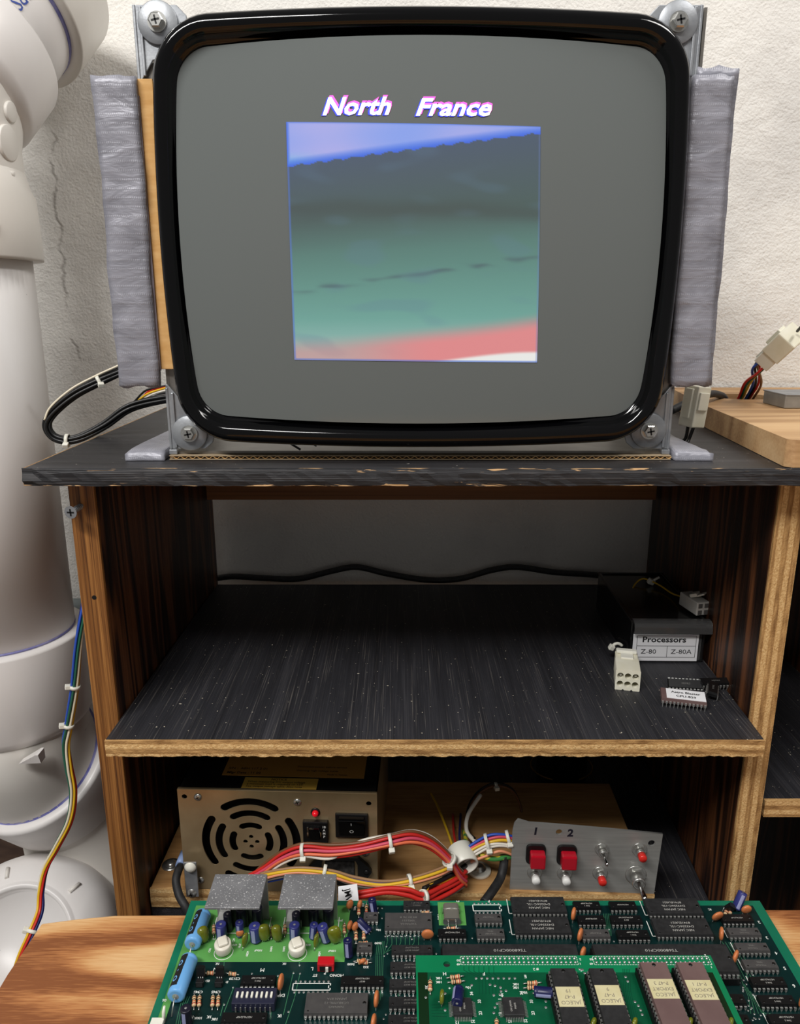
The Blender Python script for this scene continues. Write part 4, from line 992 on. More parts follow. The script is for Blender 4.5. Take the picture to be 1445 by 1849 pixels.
# LED, breaker, rocker, voltage selector, inlet
M_redled = mat('red_led', (214, 20, 34), .2, emit=.25); M_redsw = mat('red_selector', (150, 20, 40), .35); M_white_ink = mat('white_ink', (226, 226, 222), .7)
lx = W2 - 45; t = MB(); t.lathe([(3.4, 0), (3.4, .8), (2.6, 1.0)], 20, cross_M(Vector((lx, -.5, PSH - 16)))); le_ = t.build('led_holder', M_black, ps)
t = MB(); t.lathe([(2.3, 0), (2.3, 1.8), (1.8, 3), (.8, 3.7), (.001, 3.9)], 18, cross_M(Vector((lx, -1, PSH - 16)))); t.build('led', M_redled, le_)
bx = W2 - 45; t = MB(); t.box((bx, -2, PSH - 31), (18.5, 4, 17.5), bev=.6); br = t.build('breaker', M_black, ps)
t = MB(); t.box((bx - .5, -4.6, PSH - 31), (8.4, 3, 10), rot=(.25, 0, 0), bev=.6); t.build('breaker_lever', M_blackgloss, br)
t = MB(); t.box((bx - 5.6, -4.1, PSH - 31), (1.0, .3, 9)); t.box((bx + 3.8, -4.1, PSH - 33), (.8, .3, 5)); t.build('breaker_clip', M_ss, br)
for i, s in enumerate(('10', 'A', 'M', 'P')): text('lettering', s, 2.6, M_white_ink, br, (bx + 6.4, -4.06, PSH - 26.2 - i * 2.7), R90, thick=.02, bold=.04)
rx_ = W2 - 18.5; t = MB(); t.box((rx_, -1.2, PSH - 26), (24, 2.6, 20), bev=.6); rk = t.build('rocker_switch', M_black, ps)
t = MB(); t.hexa([(rx_ - 9.5, -2.4, PSH - 34.5), (rx_ + 9.5, -2.4, PSH - 34.5), (rx_ + 9.5, -1, PSH - 34.5), (rx_ - 9.5, -1, PSH - 34.5), (rx_ - 9.5, -6.4, PSH - 19), (rx_ + 9.5, -6.4, PSH - 19), (rx_ + 9.5, -1, PSH - 17), (rx_ - 9.5, -1, PSH - 17)]); rr = t.build('rocker', M_blackgloss, rk, bevel=.5)
tl_ = math.atan2(4, 15.5)
text('lettering', 'I', 3.8, M_white_ink, rr, (rx_, -5.6, PSH - 22.3), (math.pi / 2 + tl_, 0, 0), thick=.02); text('lettering', 'O', 4.2, M_white_ink, rr, (rx_, -3.9, PSH - 29.5), (math.pi / 2 + tl_, 0, 0), thick=.02)
vx = W2 - 28; t = MB(); t.box((vx, -.8, PSH - 45.5), (12.5, 1.6, 6.4), bev=.3); vs_ = t.build('voltage_selector', M_redsw, ps)
t = MB(); t.box((vx - 3.6, -1.7, PSH - 45.5), (2.6, .8, 3.6), bev=.2); t.build('selector_slide', M_black, vs_); text('lettering', '115', 3.0, M_white_ink, vs_, (vx + 2.6, -1.66, PSH - 45.5), (math.pi / 2, math.pi / 2, 0), thick=.02)
ix, iz = W2 - 28, PSH - 64; t = MB(); ol = [(-24, 0), (-21, 5), (-14, 12), (14, 12), (21, 5), (24, 0), (21, -5), (14, -12), (-14, -12), (-21, -5)]
me = flat_mesh([[(a, b) for a, b in ol], [(-12, 9.5), (12, 9.5), (13.5, 6), (13.5, -9), (-13.5, -9), (-13.5, 6)]], 4, 'inlet'); me.transform(Matrix.Rotation(math.pi / 2, 4, 'X')); il = link('mains_inlet', me, M_black, ps, (ix, -2, iz), bevel=.5)
t = MB(); t.box((0, .5, 0), (22, 3, 15.5), bev=1.5); t.build('inlet_core', mat('dusty_black', (44, 44, 44), .8, col2=(84, 82, 80), nscale=(300, 300, 300)), il)
for s_ in (-1, 1):
    t = MB(); t.lathe([(2.2, 0), (2.2, .4), (1.2, 1), (.001, 1)], 16, cross_M(Vector((s_ * 20, -2, 0)))); t.build('screw', M_black, il)
# labels on the cover
M_lab = mat('yellow_label', (222, 178, 74), .7, col2=(208, 164, 66), nscale=(60, 60, 60)); M_labb = mat('amber_label', (190, 136, 58), .7)
def cover_label(x0, x1, y0, y1, m, rows_):
    c = ps.matrix_world
    t = MB(); t.box(((x0 + x1) / 2, (y0 + y1) / 2, PSH + .15), (x1 - x0, y1 - y0, .2)); lo_ = t.build('cover_label', m, ps)
    for s, x, y, sz, bd_ in rows_: text('label_lettering', s, sz, M_ink, lo_, (x, y, PSH + .28), thick=.02, align='LEFT', bold=bd_)
    return lo_
a = px(434, 1426, Z=53); b = px(572, 1404, Z=53)
lx0 = a.x - ps.location.x / S; lx1 = b.x - ps.location.x / S
cover_label(lx0, lx1 + 1, 3, 16, M_lab, [('NOTICE', lx0 + 20, 13.8, 3.2, .05), ('When measuring DC output voltage', lx0 + 3, 10.8, 2.9, .02), ('a minimum load is required on +5V', lx0 + 3, 8.0, 2.9, .02), ('See output voltage table. Also note', lx0 + 3, 5.2, 2.9, .02)])
cover_label(-45, 62, 18, 60, M_labb, [('Mfgr Date : 11 02', -42, 21.5, 3.6, .08), ('S/N :  ABH 117 2 01', -42, 27, 3.6, .05), ('Warning: high voltage inside', 10, 26, 2.8, .02), ('Made in Taiwan', 34, 21.5, 2.4, .02), ('Disconnect power before service', 10, 31, 2.8, .02)])

# earth clamp strap and black lead at the left front of the supply
o1 = px(345, 1605, Y=12); o1.z = BZ
ec = thing('cable_clamp', 'metal strap clamp screwed to the left front corner of the power supply board', 'clamp', o1)
a, b = P(343, 1568, 10), P(346, 1614, 12)
t = MB(); t.box((a + b) / 2 + Vector((0, 2, 0)), (9.4, 1.4, (a - b).length + 6), bev=.4); t.build('strap', M_zinc, ec, o1)
for p, m, r in ((a, M_nylon, 3.6), (b, M_zincbright, 3.6)):
    t = MB(); t.lathe([(r * 1.2, 0), (r * 1.2, .5), (r, 1), (r * .7, 2.2), (.001, 2.5)], 20, cross_M(p + Vector((0, 1.2, 0)))); s1 = t.build('screw', m, ec, o1)
    if m is M_zincbright: cross_recess(s1, p + Vector((0, -1.3, 0)), Vector((0, -1, 0)), 3, o1)
o1 = P(322, 1600, 8)
bl = thing('earth_lead', 'short black lead with a blue sleeve beside the left edge of the power supply', 'cable', o1)
path = [P(331, 1556, 26), P(323, 1570, 16), P(318, 1590, 8), P(323, 1615, 2), P(334, 1635, -4), P(344, 1652, -6)]
wire(bl, path, 3.0, M_rubber, o1, 'lead', 10)
t = MB(); t.cyl(P(334, 1540, 34), P(325, 1563, 20), 3.5, n=14); t.build('crimp_sleeve', mat('blue_sleeve', (130, 150, 190), .4), bl, o1)
o1 = px(309, 1562, Z=BZ)
sc_ = thing('wood_screw', 'round-headed steel screw with washer in the base board left of the power supply', 'screw', o1)
t = MB(); t.lathe([(7, 0), (7, .8), (3.6, .8)], 24, Matrix.Translation(o1)); t.build('washer', M_zincbright, sc_, o1); t = MB(); t.lathe([(4.2, .8), (4.0, 2.2), (2.4, 3.6), (.001, 4)], 20, Matrix.Translation(o1)); t.build('head', M_zincbright, sc_, o1)

# ---- aluminium switch plate
o1 = px(1050, 1608, Z=BZ)
cpn = thing('switch_plate', 'aluminium test plate with red and white buttons and toggles in the lower bay', 'control panel', (o1.x, 17, BZ), (0, 0, math.radians(-2.2)))
PW, PH = 108.0, 57.0
outl = [(-54, 0), (54, -.5), (56, 52), (20, 55), (-8, 57), (-32, 58.5), (-42, 59), (-48, 61), (-50, 61.5), (-52.5, 58), (-53.6, 52)]
me = flat_mesh([outl, circle(48.5, 44, 2.6, 18), circle(-19.6, 51.5, 2.4, 18)], 1.6, 'plate'); me.transform(Matrix.Rotation(math.pi / 2, 4, 'X'))
M_alu = mat('brushed_aluminium', (158, 158, 154), 0.45, 0.55, col2=(172, 172, 168), nscale=(20, 20, 400), bump=.05, bscale=(20, 20, 900))
plt = link('plate', me, M_alu, cpn)
M_btnred = mat('red_button', (176, 16, 36), .25); M_btnred2 = mat('red_cap', (212, 42, 34), .35); M_btnwhite = mat('white_cap', (232, 232, 228), .3)
for x in (-36.0, -13.2):
    t = MB(); me2 = rrect(x, 33, 14.5, 16.5, 3.5); t.prism(me2, .8, 3.2, Matrix(((1, 0, 0, 0), (0, 0, -1, 0), (0, 1, 0, 0), (0, 0, 0, 1)))); h_ = t.build('square_button', M_black, cpn, bevel=.4)
    t = MB(); t.box((x + .8, -6.8, 32), (11, 8, 11.5), bev=1.2); t.build('button_cap', M_btnred, h_)
def bush(x, z, cap, r, ln, white=True, nut=True, tip=None):
    t = MB(); t.lathe([(5.6, 0), (5.6, .6), (5.2, .7)], 24, cross_M(Vector((x, -.8, z)))); t.lathe([(4.8, .7), (4.8, 2.4)], 6, cross_M(Vector((x, -.8, z))), False)
    t.lathe([(3.2, 2), (3.2, 6), (2.8, 6.2), (2.6, 6.2)], 20, cross_M(Vector((x, -.8, z)))); b_ = t.build('push_button', M_zincbright, cpn)
    t = MB(); t.lathe([(r, 5.5), (r, 5.5 + ln), (r * .85, 6.4 + ln), (.001, 6.6 + ln)], 20, cross_M(Vector((x, -.8, z)))); t.build('button_cap', cap, b_); return b_
bush(-36, 16, M_btnwhite, 3.1, 4); bush(-13.7, 16, M_btnwhite, 3.1, 4); bush(12.5, 17, M_btnred2, 3.0, 4.5); bush(40, 38.5, M_btnred2, 3.0, 4.5)
def toggle(x, z, k, dirv):
    t = MB(); t.lathe([(5.4 * k, 0), (5.4 * k, .7), (5 * k, .8)], 24, cross_M(Vector((x, -.8, z)))); t.lathe([(4.9 * k, .8), (4.9 * k, 2.6)], 6, cross_M(Vector((x, -.8, z))), False); t.lathe([(3.3 * k, 2), (3.3 * k, 7 * k), (2.6 * k, 7.4 * k), (2.3 * k, 6 * k)], 20, cross_M(Vector((x, -.8, z)))); b_ = t.build('toggle_switch', M_zincbright, cpn)
    d = Vector(dirv).normalized(); p = Vector((x, -.8 - 5 * k, z)); t = MB(); t.tube([p, p + d * 4 * k, p + d * 9 * k, p + d * 10.4 * k, p + d * 11 * k], [1.0 * k, 1.1 * k, 1.5 * k, 1.3 * k, .4 * k], 12); t.build('lever', M_ss, b_)
toggle(12.5, 38, .95, (.12, -1, -.25)); toggle(39, 16.5, 1.45, (.1, -1, -.25))
M_marker = mat('marker_ink', (20, 20, 34), .6)
for s, x, z, b_ in (('1', -37, 47.5, .35), ('2', -13, 48.5, .35)):
    text('handwritten_number', s, 8.5, M_marker, plt, (x if s == '1' else -11.5, -.82, 50.8 if s == '2' else 51.5), R90, bold=b_, shear=.1, thick=.02)
# ---- nylon clamp with screw
o1 = px(866, 1574, Z=BZ)
nc = thing('cable_clip', 'white nylon cable clip screwed to the base board between supply and switch plate', 'clip', o1)
t = MB(); t.lathe([(8.5, 0), (9, .4), (9, 2.2), (8.4, 2.8), (.001, 2.8)], 28, Matrix.Translation(o1)); t.box(o1 + Vector((-7, 2, 1.6)), (14, 9, 2.8), bev=.6); t.build('clip_foot', M_nylon, nc, o1)
t = MB(); t.lathe([(5, 2.8), (5, 3.4), (3.8, 3.6), (3.5, 5.6), (2, 6.4), (.001, 6.5)], 22, Matrix.Translation(o1)); t.build('screw', M_zincbright, nc, o1)
rc = P(836, 1548, 20); ax = Vector((.25, -.9, -.25)).normalized()
t = MB(); t.lathe([(9.2, -8), (9.6, -7.6), (9.6, 7.6), (9.2, 8), (8, 8), (8, -8), (9.2, -8)], 28, Matrix.Translation(rc) @ ax.to_track_quat('Z', 'Y').to_matrix().to_4x4()); t.build('clip_loop', M_nylon, nc, o1)

# ---- wiring looms, each tied with zip ties
def loom(name, label, cat, paths, ties, r=1.15):
    pts0 = paths[0][1]; o_ = pts0[len(pts0) // 2].copy(); t_ = thing(name, label, cat, o_)
    for m, pts, *rr in paths: wire(t_, pts, rr[0] if rr else r, m, o_)
    for p, d, R in ties: zip_tie(t_, p, d, R, o_, Vector((.2, -1, -.5)))
    return t_
def par(base, dy, dz, dd=0): return [p + Vector((0, dy + dd * math.sin(i), dz + .5 * math.sin(i * 1.7 + dz))) for i, p in enumerate(base)]
up = [P(440, 1592, 2), P(475, 1572, 2), P(510, 1548, 0), P(548, 1536, -2), P(600, 1538, -3), P(650, 1532, -3), P(705, 1520, -2), P(745, 1514, 2), P(780, 1525, 6), P(812, 1553, 8), P(830, 1580, 10), P(842, 1592, 14)]
loom('upper_loom', 'pink, red and orange wire loom arching in front of the power supply', 'wires',
     [(W_red, par(up, 0, 3)), (W_pink, par(up, -2, 1.4)), (W_orange, par(up, -2.6, -.6)), (W_red, par(up, -1.4, -2.8)), (W_black, par(up, 2, -1.5)), (W_brown, [P(455, 1582, 4)] + par(up[1:], 2, 3.8)), (W_white, par(up[:5], -2, -3.6) + par(up[5:], 3, 3.6)), (W_navy, par(up, 1.6, -3.8)), (W_pink, par(up, 1, .4))],
     [(up[3], up[4] - up[2], 4.6), (up[6], up[7] - up[5], 4.9), (up[9], up[10] - up[8], 4.8)], 1.2)
lw = [P(470, 1584, -4), P(505, 1576, -6), P(545, 1571, -7), P(600, 1578, -8), P(640, 1590, -8), P(690, 1596, -8), P(740, 1590, -6), P(790, 1576, 2), P(825, 1560, 12)]
loom('lower_loom', 'yellow, blue and peach wire loom passing under the mains inlet', 'wires',
     [(W_yellow, par(lw[:3], -1.5, 1.5) + par(lw[3:], -1.8, 1.2)), (W_peach, par(lw, -2, -.4)), (W_blue, [P(480, 1592, -4), P(520, 1584, -6), P(560, 1579, -7)] + par(lw[3:], .6, -.4)), (W_black, par(lw, .5, -2.4)), (W_grey, par(lw, -.8, -2.6)), (W_tan, par(lw, 1.2, 1.4))],
     [(lw[6], lw[7] - lw[5], 3.7), (P(586, 1573, -7), lw[4] - lw[2], 3.7)], 1.15)
th = [P(620, 1622, -22), P(660, 1614, -22), P(700, 1608, -20), P(738, 1612, -18), P(765, 1620, -16), P(795, 1606, -4), P(822, 1592, 6), P(842, 1578, 16)]
loom('power_loom', 'thick red, yellow and black power wires behind the circuit board', 'wires',
     [(W_red, par(th, 0, 2), 1.7), (W_red, par(th, -1, -1), 1.7), (W_black, par(th, 2, -3), 1.7), (W_yellow, [P(690, 1608, -14), P(735, 1604, -14), P(762, 1616, -14), P(775, 1600, -8), P(805, 1590, 4), P(835, 1580, 14)], 1.5), (W_red, [P(756, 1624, -14), P(775, 1606, -6), P(800, 1588, 6), P(815, 1574, 14)], 1.7), (W_red, par(th[4:], -3, -4), 1.7), (W_black, par(th[4:], 4, 4), 1.7), (W_grey, par(th[4:], -2, -7), 1.4), (W_red, par(th[4:], 3, -7), 1.7)],
     [(th[4], th[5] - th[3], 4.4)])
rt = [P(838, 1545, 20), P(862, 1530, 22), P(885, 1520, 22), P(910, 1518, 22), P(940, 1524, 24)]
loom('right_loom', 'blue, white and yellow wire loom entering the switch plate from the left', 'wires',
     [(W_blue, par(rt, 1, 4.6)), (W_pink, par(rt, 0, 2.8)), (W_yellow, par(rt, -1, 1.2)), (W_brown, par(rt, 2, 2.4)), (W_white, par(rt, -2, -1.2)), (W_white, par(rt, -2.4, -3)), (W_grey, par(rt, -1, -4.4)), (W_peach, [P(850, 1556, 18), P(880, 1545, 18), P(905, 1537, 18), P(935, 1548, 22)])],
     [(rt[2] - Vector((2, 0, .5)), rt[3] - rt[1], 5.6), (P(918, 1512, 24), rt[3] - rt[1], 4.4)], 1.05)
o1 = P(890, 1548, 20)
gw = thing('earth_wire', 'green and yellow striped earth wire left of the switch plate', 'wire', o1)
wire(gw, [P(862, 1538, 24), P(875, 1547, 20), P(892, 1551, 19), P(915, 1548, 21), P(935, 1546, 26)], 1.9, W_ground, o1)
wire(gw, [P(846, 1535, 26), P(842, 1518, 40), P(838, 1500, 60)], 1.7, W_ground, o1)
o1 = P(900, 1585, 18)
pc = thing('mains_lead', 'black power cord bending down beside the switch plate', 'cable', o1)
wire(pc, [P(910, 1545, 22), P(910, 1560, 20), P(904, 1585, 14), P(890, 1608, 2), P(874, 1630, -8)], 3.3, M_rubber, o1, 'cord', 12)
# ---- wires looping back into the dark of the bay
o1 = P(895, 1450, 110)
dl = thing('wire_loop', 'thin wire loop with a pale zip tie in the dark rear of the lower bay', 'wires', o1)
lp_ = [P(858, 1520, 44), P(843, 1500, 70), P(846, 1460, 95), P(866, 1432, 110), P(895, 1419, 116), P(925, 1428, 116), P(941, 1460, 112), P(942, 1500, 100)]
wire(dl, lp_, 1.0, W_brown, o1); wire(dl, par(lp_, 1, 1.6), .9, W_black, o1); wire(dl, [P(858, 1520, 44), P(843, 1500, 55), P(846, 1470, 70), P(868, 1435, 84)], 1.7, W_white, o1)
wire(dl, [P(820, 1535, 28), P(808, 1500, 60), P(790, 1455, 100), P(778, 1432, 120)], 1.0, W_yellow, o1); wire(dl, [P(826, 1535, 28), P(820, 1505, 60), P(818, 1470, 100)], 1.0, W_red, o1); wire(dl, [P(832, 1535, 28), P(830, 1505, 60), P(832, 1470, 100)], 1.0, W_navy, o1)
zip_tie(dl, lp_[4], lp_[5] - lp_[3], 2.2, o1)
o1 = P(1010, 1450, 190); o1.z = -51
wc = thing('wire_coil', 'dark coil of brass wire at the back of the lower bay', 'coil', o1)
M_brass = mat('brass_wire', (150, 112, 54), .4, .6)
for i in range(5):
    c0 = Vector((o1.x + 4 * math.sin(i * 2), 190, -40 + i * 24)); t = MB(); t.tube([c0 + Vector((30 * math.cos(a / 24 * 6.283), 22 * math.sin(a / 24 * 6.283), 2 * math.sin(a / 24 * 6.283 + i))) for a in range(24)], .8, 6, closed=True); t.build('turn', M_brass, wc, o1)
t = MB(); t.lathe([(24, -50.8), (24, 88), (18, 88), (18, -50.8), (24, -50.8)], 24, Matrix.Translation((o1.x, 190, 0))); t.build('spool', M_black, wc, o1)
# ---------------------------------------------------------------- main circuit board on the bench
PZ = 12.0
BX0, BX1, BYB, BYF = -138.6, 238.4, px(345, 1626.5, Z=PZ).y, -222.0
o1 = Vector((50, -145, 0.0))
M_pcb = mat('pcb_dark_green', (7, 33, 33), 0.32, col2=(11, 44, 42), nscale=(30, 30, 30), spec=.45); M_pcbedge = mat('pcb_green', (20, 112, 84), 0.38, col2=(16, 100, 74), nscale=(40, 40, 40))
M_pcblight = mat('pcb_light_green', (84, 148, 74), 0.4, col2=(94, 158, 82), nscale=(30, 30, 30)); M_pcbcut = mat('fibreglass_edge', (112, 132, 84), .7)
M_trace = mat('copper_trace', (60, 118, 84), .4); M_silk = mat('silkscreen', (226, 228, 222), .7); M_solder = mat('solder', (196, 198, 196), .3, .8)
pcb = thing('main_circuit_board', 'large dark green arcade circuit board full of chips lying on the bench', 'circuit board', o1)
def part(mb, name, m, parent=None, **k): return mb.build(name, m, parent or pcb, o1, **k)
hole = px(357.5, 1634, Z=PZ)
brd = link('board', flat_mesh([[(BX0 - o1.x, BYF - o1.y), (BX1 - o1.x, BYF - o1.y), (BX1 - o1.x, BYB - o1.y), (BX0 - o1.x, BYB - o1.y)], circle(hole.x - o1.x, hole.y - o1.y, 2.0, 16), circle(232 - o1.x, BYB - 5 - o1.y, 2.0, 16)], 1.6), M_pcbcut, pcb, (0, 0, PZ - .85))
# solder-mask areas: bright rim, dark ground plane, pale audio section
def area(name, pts, m, z): t = MB(); t.prism(pts, z, z + .05); return part(t, name, m)
area('mask_rim', [(BX0, BYF), (BX1, BYF), (BX1, BYB), (BX0, BYB)], M_pcbedge, PZ - .06) if False else None
t = MB(); e = 4.6
for a, b, c, d in ((BX0, BYB - 4.2, BX1, BYB), (BX0, BYF, BX0 + e, BYB - 4.2), (BX1 - e * 1.4, BYF, BX1, BYB - 4.2)): t.box(((a + c) / 2, (b + d) / 2, PZ), (c - a, d - b, .1))
part(t, 'mask_rim', M_pcbedge)
al = px(622, 1737, Z=PZ); ar = px(624, 1640, Z=PZ)
t = MB(); t.prism([(BX0 + e, al.y), (al.x, al.y), (al.x + 1, ar.y), (al.x - 1.5, BYB - 4.2), (BX0 + e, BYB - 4.2)], PZ - .05, PZ + .06); part(t, 'mask_audio', M_pcblight)
t = MB(); t.prism([(al.x, al.y), (BX1 - e * 1.4, al.y), (BX1 - e * 1.4, BYB - 4.2), (al.x - 1.5, BYB - 4.2), (al.x + 1, ar.y)], PZ - .05, PZ + .05); t.box(((BX0 + e + 4.5 + BX1 - e * 1.4) / 2, (BYF + al.y) / 2, PZ), (BX1 - e * 1.4 - BX0 - e - 4.5, al.y - BYF, .1)); part(t, 'mask_ground', M_pcb)
t = MB(); t.box((BX0 + e + 2.2, (BYF + al.y) / 2, PZ), (4.5, al.y - BYF, .1)); part(t, 'mask_strip', M_pcblight)
q0, q1 = px(793, 1671, Z=PZ), px(838, 1629, Z=PZ); t = MB(); t.box(((q0.x + q1.x) / 2, (q0.y + q1.y) / 2, PZ + .05), (q1.x - q0.x, q1.y - q0.y, .1)); part(t, 'mask_crystal', M_pcblight)
for x in (BX0 + 8, BX1 - 8, 60):
    for y in (BYB - 8, BYF + 8):
        t = MB(); t.lathe([(3, .2), (3, PZ - 1.7)], 12, Matrix.Translation((x, y, 0))); part(t, 'standoff', M_nylon)
def B(x, y, h=0.0): return px(x, y, Z=PZ + h)
def loc_(p): return p - o1
def at_chip(xl, xr, yf, n, wide, m=None, mark=(), h=3.6, stand=.7, msize=1.5, mm=None, par=None, name='chip', msx=1.0):
    top = stand + h; a, b = B(xl, yf, top), B(xr, yf, top)
    return dip(pcb, loc_(Vector(((a.x + b.x) / 2, a.y + wide / 2, PZ))), n, wide, m, mark, (0, 0, 0), name, h, stand, 2.0, msize, mm, True, msx)
SM, GR = M_chip, M_chipgrey
at_chip(726, 780, 1639, 14, 6.4, SM, ('YM3012', '63 DC 87 1'), mm=M_markdim)
at_chip(691, 785, 1677, 24, 13.4, GR, ('YAMAHA', 'YM2151', '84 03 76 B'), msize=2.0, msx=1.25, mm=M_markdim)
at_chip(789, 846, 1691, 14, 6.4, M_chipglossy, ('HD74HC04P',), msize=1.7)
at_chip(856, 910, 1663, 14, 6.4, GR, ('T74LS74BP',), mm=M_markdim); at_chip(859, 915, 1691, 14, 6.4, GR, ('T74LS74BP', '7846L'), mm=M_markdim)
for xl, xr, yf in ((921, 1031, 1647), (926, 1039, 1685), (1167, 1278, 1650), (1180, 1297, 1688)):
    at_chip(xl, xr, yf, 28, 13.5, M_chip, ('NEC JAPAN', 'D43256C-15L', '8741EU021'), msize=2.2, msx=1.2)
    c_ = B(xl - 1.5, yf + 2); t = MB(); t.box((c_.x, c_.y + 6, PZ + .08), (.5, 12, .06)); t.box((c_.x + 1, c_.y - .3, PZ + .08), (2, .5, .06)); part(t, 'silk_outline', M_silk)
for i, (xl, xr, yf) in enumerate(((708, 781, 1721), (705, 781, 1752), (703, 782, 1784), (701.5, 784, 1817), (699, 786, 1850))):
    at_chip(xl, xr, yf, 20, 6.4, M_chip, ('JAPAN 8KXT', 'HD74LS374P'), msize=1.5, mm=M_markdim)
for (xl, xr, yf, mk, mt) in ((1035, 1089, 1640, ('7H4 1', 'HD74LS08P'), M_chipglossy), (1043, 1097, 1666, ('HD74LS04P',), M_chipglossy), (1051, 1105, 1692, ('T74LS74BP',), GR), (1100, 1155, 1640, ('HD74LS32P',), M_chipglossy), (1104, 1163, 1666, ('6J3 8', 'HD74LS367AP'), M_chipglossy), (1117, 1175, 1693, ('7H4 1', 'HD74LS08P'), M_chipglossy)):
    at_chip(xl, xr, yf, 16 if xl > 1100 and yf > 1650 else 14, 6.4, mt, mk, msize=1.5, mm=M_mark if mt is M_chipglossy else M_markdim)
for (xl, xr, yf, mk, mt) in ((1307, 1363, 1664, ('HD74LS14P',), M_chipglossy), (1316, 1379, 1689, ('T74LS245', '7846L'), GR), (1331, 1394, 1717, ('T74LS245', '7846L'), GR), (1345, 1410, 1748, ('T74LS245', '7846L'), GR), (1360, 1424, 1780, ('7H4 S', 'HD74LS138P'), M_chipglossy), (1374, 1442, 1814, ('7H4 S', 'HD74LS138P'), M_chipglossy), (1392, 1462, 1849, ('7H4 S', 'HD74LS138P'), M_chipglossy)):
    at_chip(xl, xr, yf, 16, 6.4, mt, mk, msize=1.5, mm=M_mark if mt is M_chipglossy else M_markdim)
    c_ = B(xl - 2, yf + 4); t = MB(); t.box((c_.x, c_.y + 4, PZ + .08), (.5, 8, .06)); t.box((c_.x + 1.5, c_.y, PZ + .08), (3, .5, .06)); part(t, 'silk_outline', M_silk)
at_chip(1284, 1352, 1812, 16, 6.4, M_chipglossy, ('HD74LS',), msize=1.5); at_chip(1290, 1362, 1850, 16, 6.4, M_chipglossy, ('HD74LS',), msize=1.5)
for x0, x1 in ((792, 1046), (1057, 1322)):                # two long processors in sockets
    a, b = B(x0, 1704, 9.2), B(x1, 1704, 9.2); c_ = Vector(((a.x + b.x) / 2, a.y - 10.2, PZ))
    t = MB(); t.box(c_ + Vector((0, 0, 2.6)), (82, 22, 5.0), bev=.3); sk = part(t, 'chip_socket', M_black)
    dip(pcb, loc_(c_ + Vector((0, 0, 4.6))), 64, 20.2, M_chip, ('TS68000CP10',), (0, 0, 0), 'processor_chip', 4.0, .6, 1.0, 2.6, M_mark, True, 1.3, 5.4)
at_chip(432, 497, 1777, 16, 6.4, M_chipglossy, ('7H4 S', 'HD74LS138P'), msize=1.5)
at_chip(396, 482, 1846, 20, 6.4, M_chipglossy, ('HD74LS240P',), msize=1.6)
at_chip(613, 695, 1778, 20, 6.4, M_chipglossy, ('8K37', 'HD74LS245P'), msize=1.5)
at_chip(542, 670, 1830, 28, 13.5, GR, ('NANAO', 'LC38U7ML-12', 'JAPAN 87A'), msize=1.9, msx=1.2, mm=M_markdim)
at_chip(643, 673, 1716, 8, 6.4, GR, ('NJM4558D',), mm=M_markdim); at_chip(655, 684, 1660, 8, 6.4, GR, ('YM',), mm=M_markdim)
for i, (xl, yf) in enumerate(((330, 1905), (470, 1890), (590, 1905), (340, 1965), (480, 1965), (600, 1965))): at_chip(xl, xl + 90, yf, 20, 6.4, M_chipglossy, ('HD74LS374P',), msize=1.5)
# eight-way switch block
a, b = B(418, 1812, 6), B(495, 1812, 6); c_ = Vector(((a.x + b.x) / 2, a.y + 5.2, PZ))
t = MB(); t.box(c_ + Vector((0, 0, 3.2)), (24, 10.4, 5.6), bev=.3); dsw = part(t, 'switch_block', mat('dip_switch_blue', (34, 36, 56), .45))
for i in range(8): t = MB(); t.box(c_ + Vector((-9.6 + i * 2.74, 0, 6.4)), (1.3, 3.6, 1.4), bev=.4); part(t, 'slider', M_nylon, dsw)
t = MB()
for i in range(8): t.box(c_ + Vector((-9.6 + i * 2.74, -5.8, 2)), (.8, .4, 4)); t.box(c_ + Vector((-9.6 + i * 2.74, 5.8, 2)), (.8, .4, 4))
part(t, 'pins', M_pin, dsw)
# red slide switch
a, b = B(573, 1744, 5), B(603, 1744, 5); c_ = Vector(((a.x + b.x) / 2, a.y + 3, PZ))
t = MB(); t.box(c_ + Vector((0, 0, 3.4)), (9.8, 6, 5.4), bev=.3); rsw = part(t, 'slide_switch', mat('red_slide', (190, 24, 34), .35))
t = MB(); t.box(c_ + Vector((0, -3.1, 3)), (7, .3, 3.2)); part(t, 'slot', M_black, rsw); t = MB(); t.box(c_ + Vector((.8, -3.6, 3)), (1.6, 1.2, 2.8)); part(t, 'slider', M_nylon, rsw)

# ---- discrete parts
M_capblue = mat('cap_sleeve_blue', (50, 54, 118), .35); M_capgrey = mat('cap_sleeve_pale', (146, 150, 188), .4); M_capdark = mat('cap_sleeve_dark', (26, 26, 40), .35); M_capnavy = mat('cap_sleeve_navy', (22, 26, 70), .35)
M_captop = mat('cap_can_top', (186, 186, 184), .35, .6); M_olive = mat('olive_film_cap', (112, 116, 30), .22, col2=(98, 104, 26), nscale=(80, 80, 80), coat=.3)
M_disc = mat('orange_ceramic', (196, 116, 68), .38); M_lead = mat('tinned_lead', (190, 190, 186), .3, .8); M_res = mat('resistor_tan', (206, 176, 134), .5)
M_rb1 = mat('band_brown', (112, 62, 34), .5); M_rb2 = mat('band_orange', (208, 96, 40), .5); M_rb3 = mat('band_black', (24, 22, 22), .5); M_rb4 = mat('band_red', (172, 44, 36), .5); M_trim = mat('trimmer_white', (226, 222, 208), .4, col2=(212, 206, 190), nscale=(80, 80, 80))
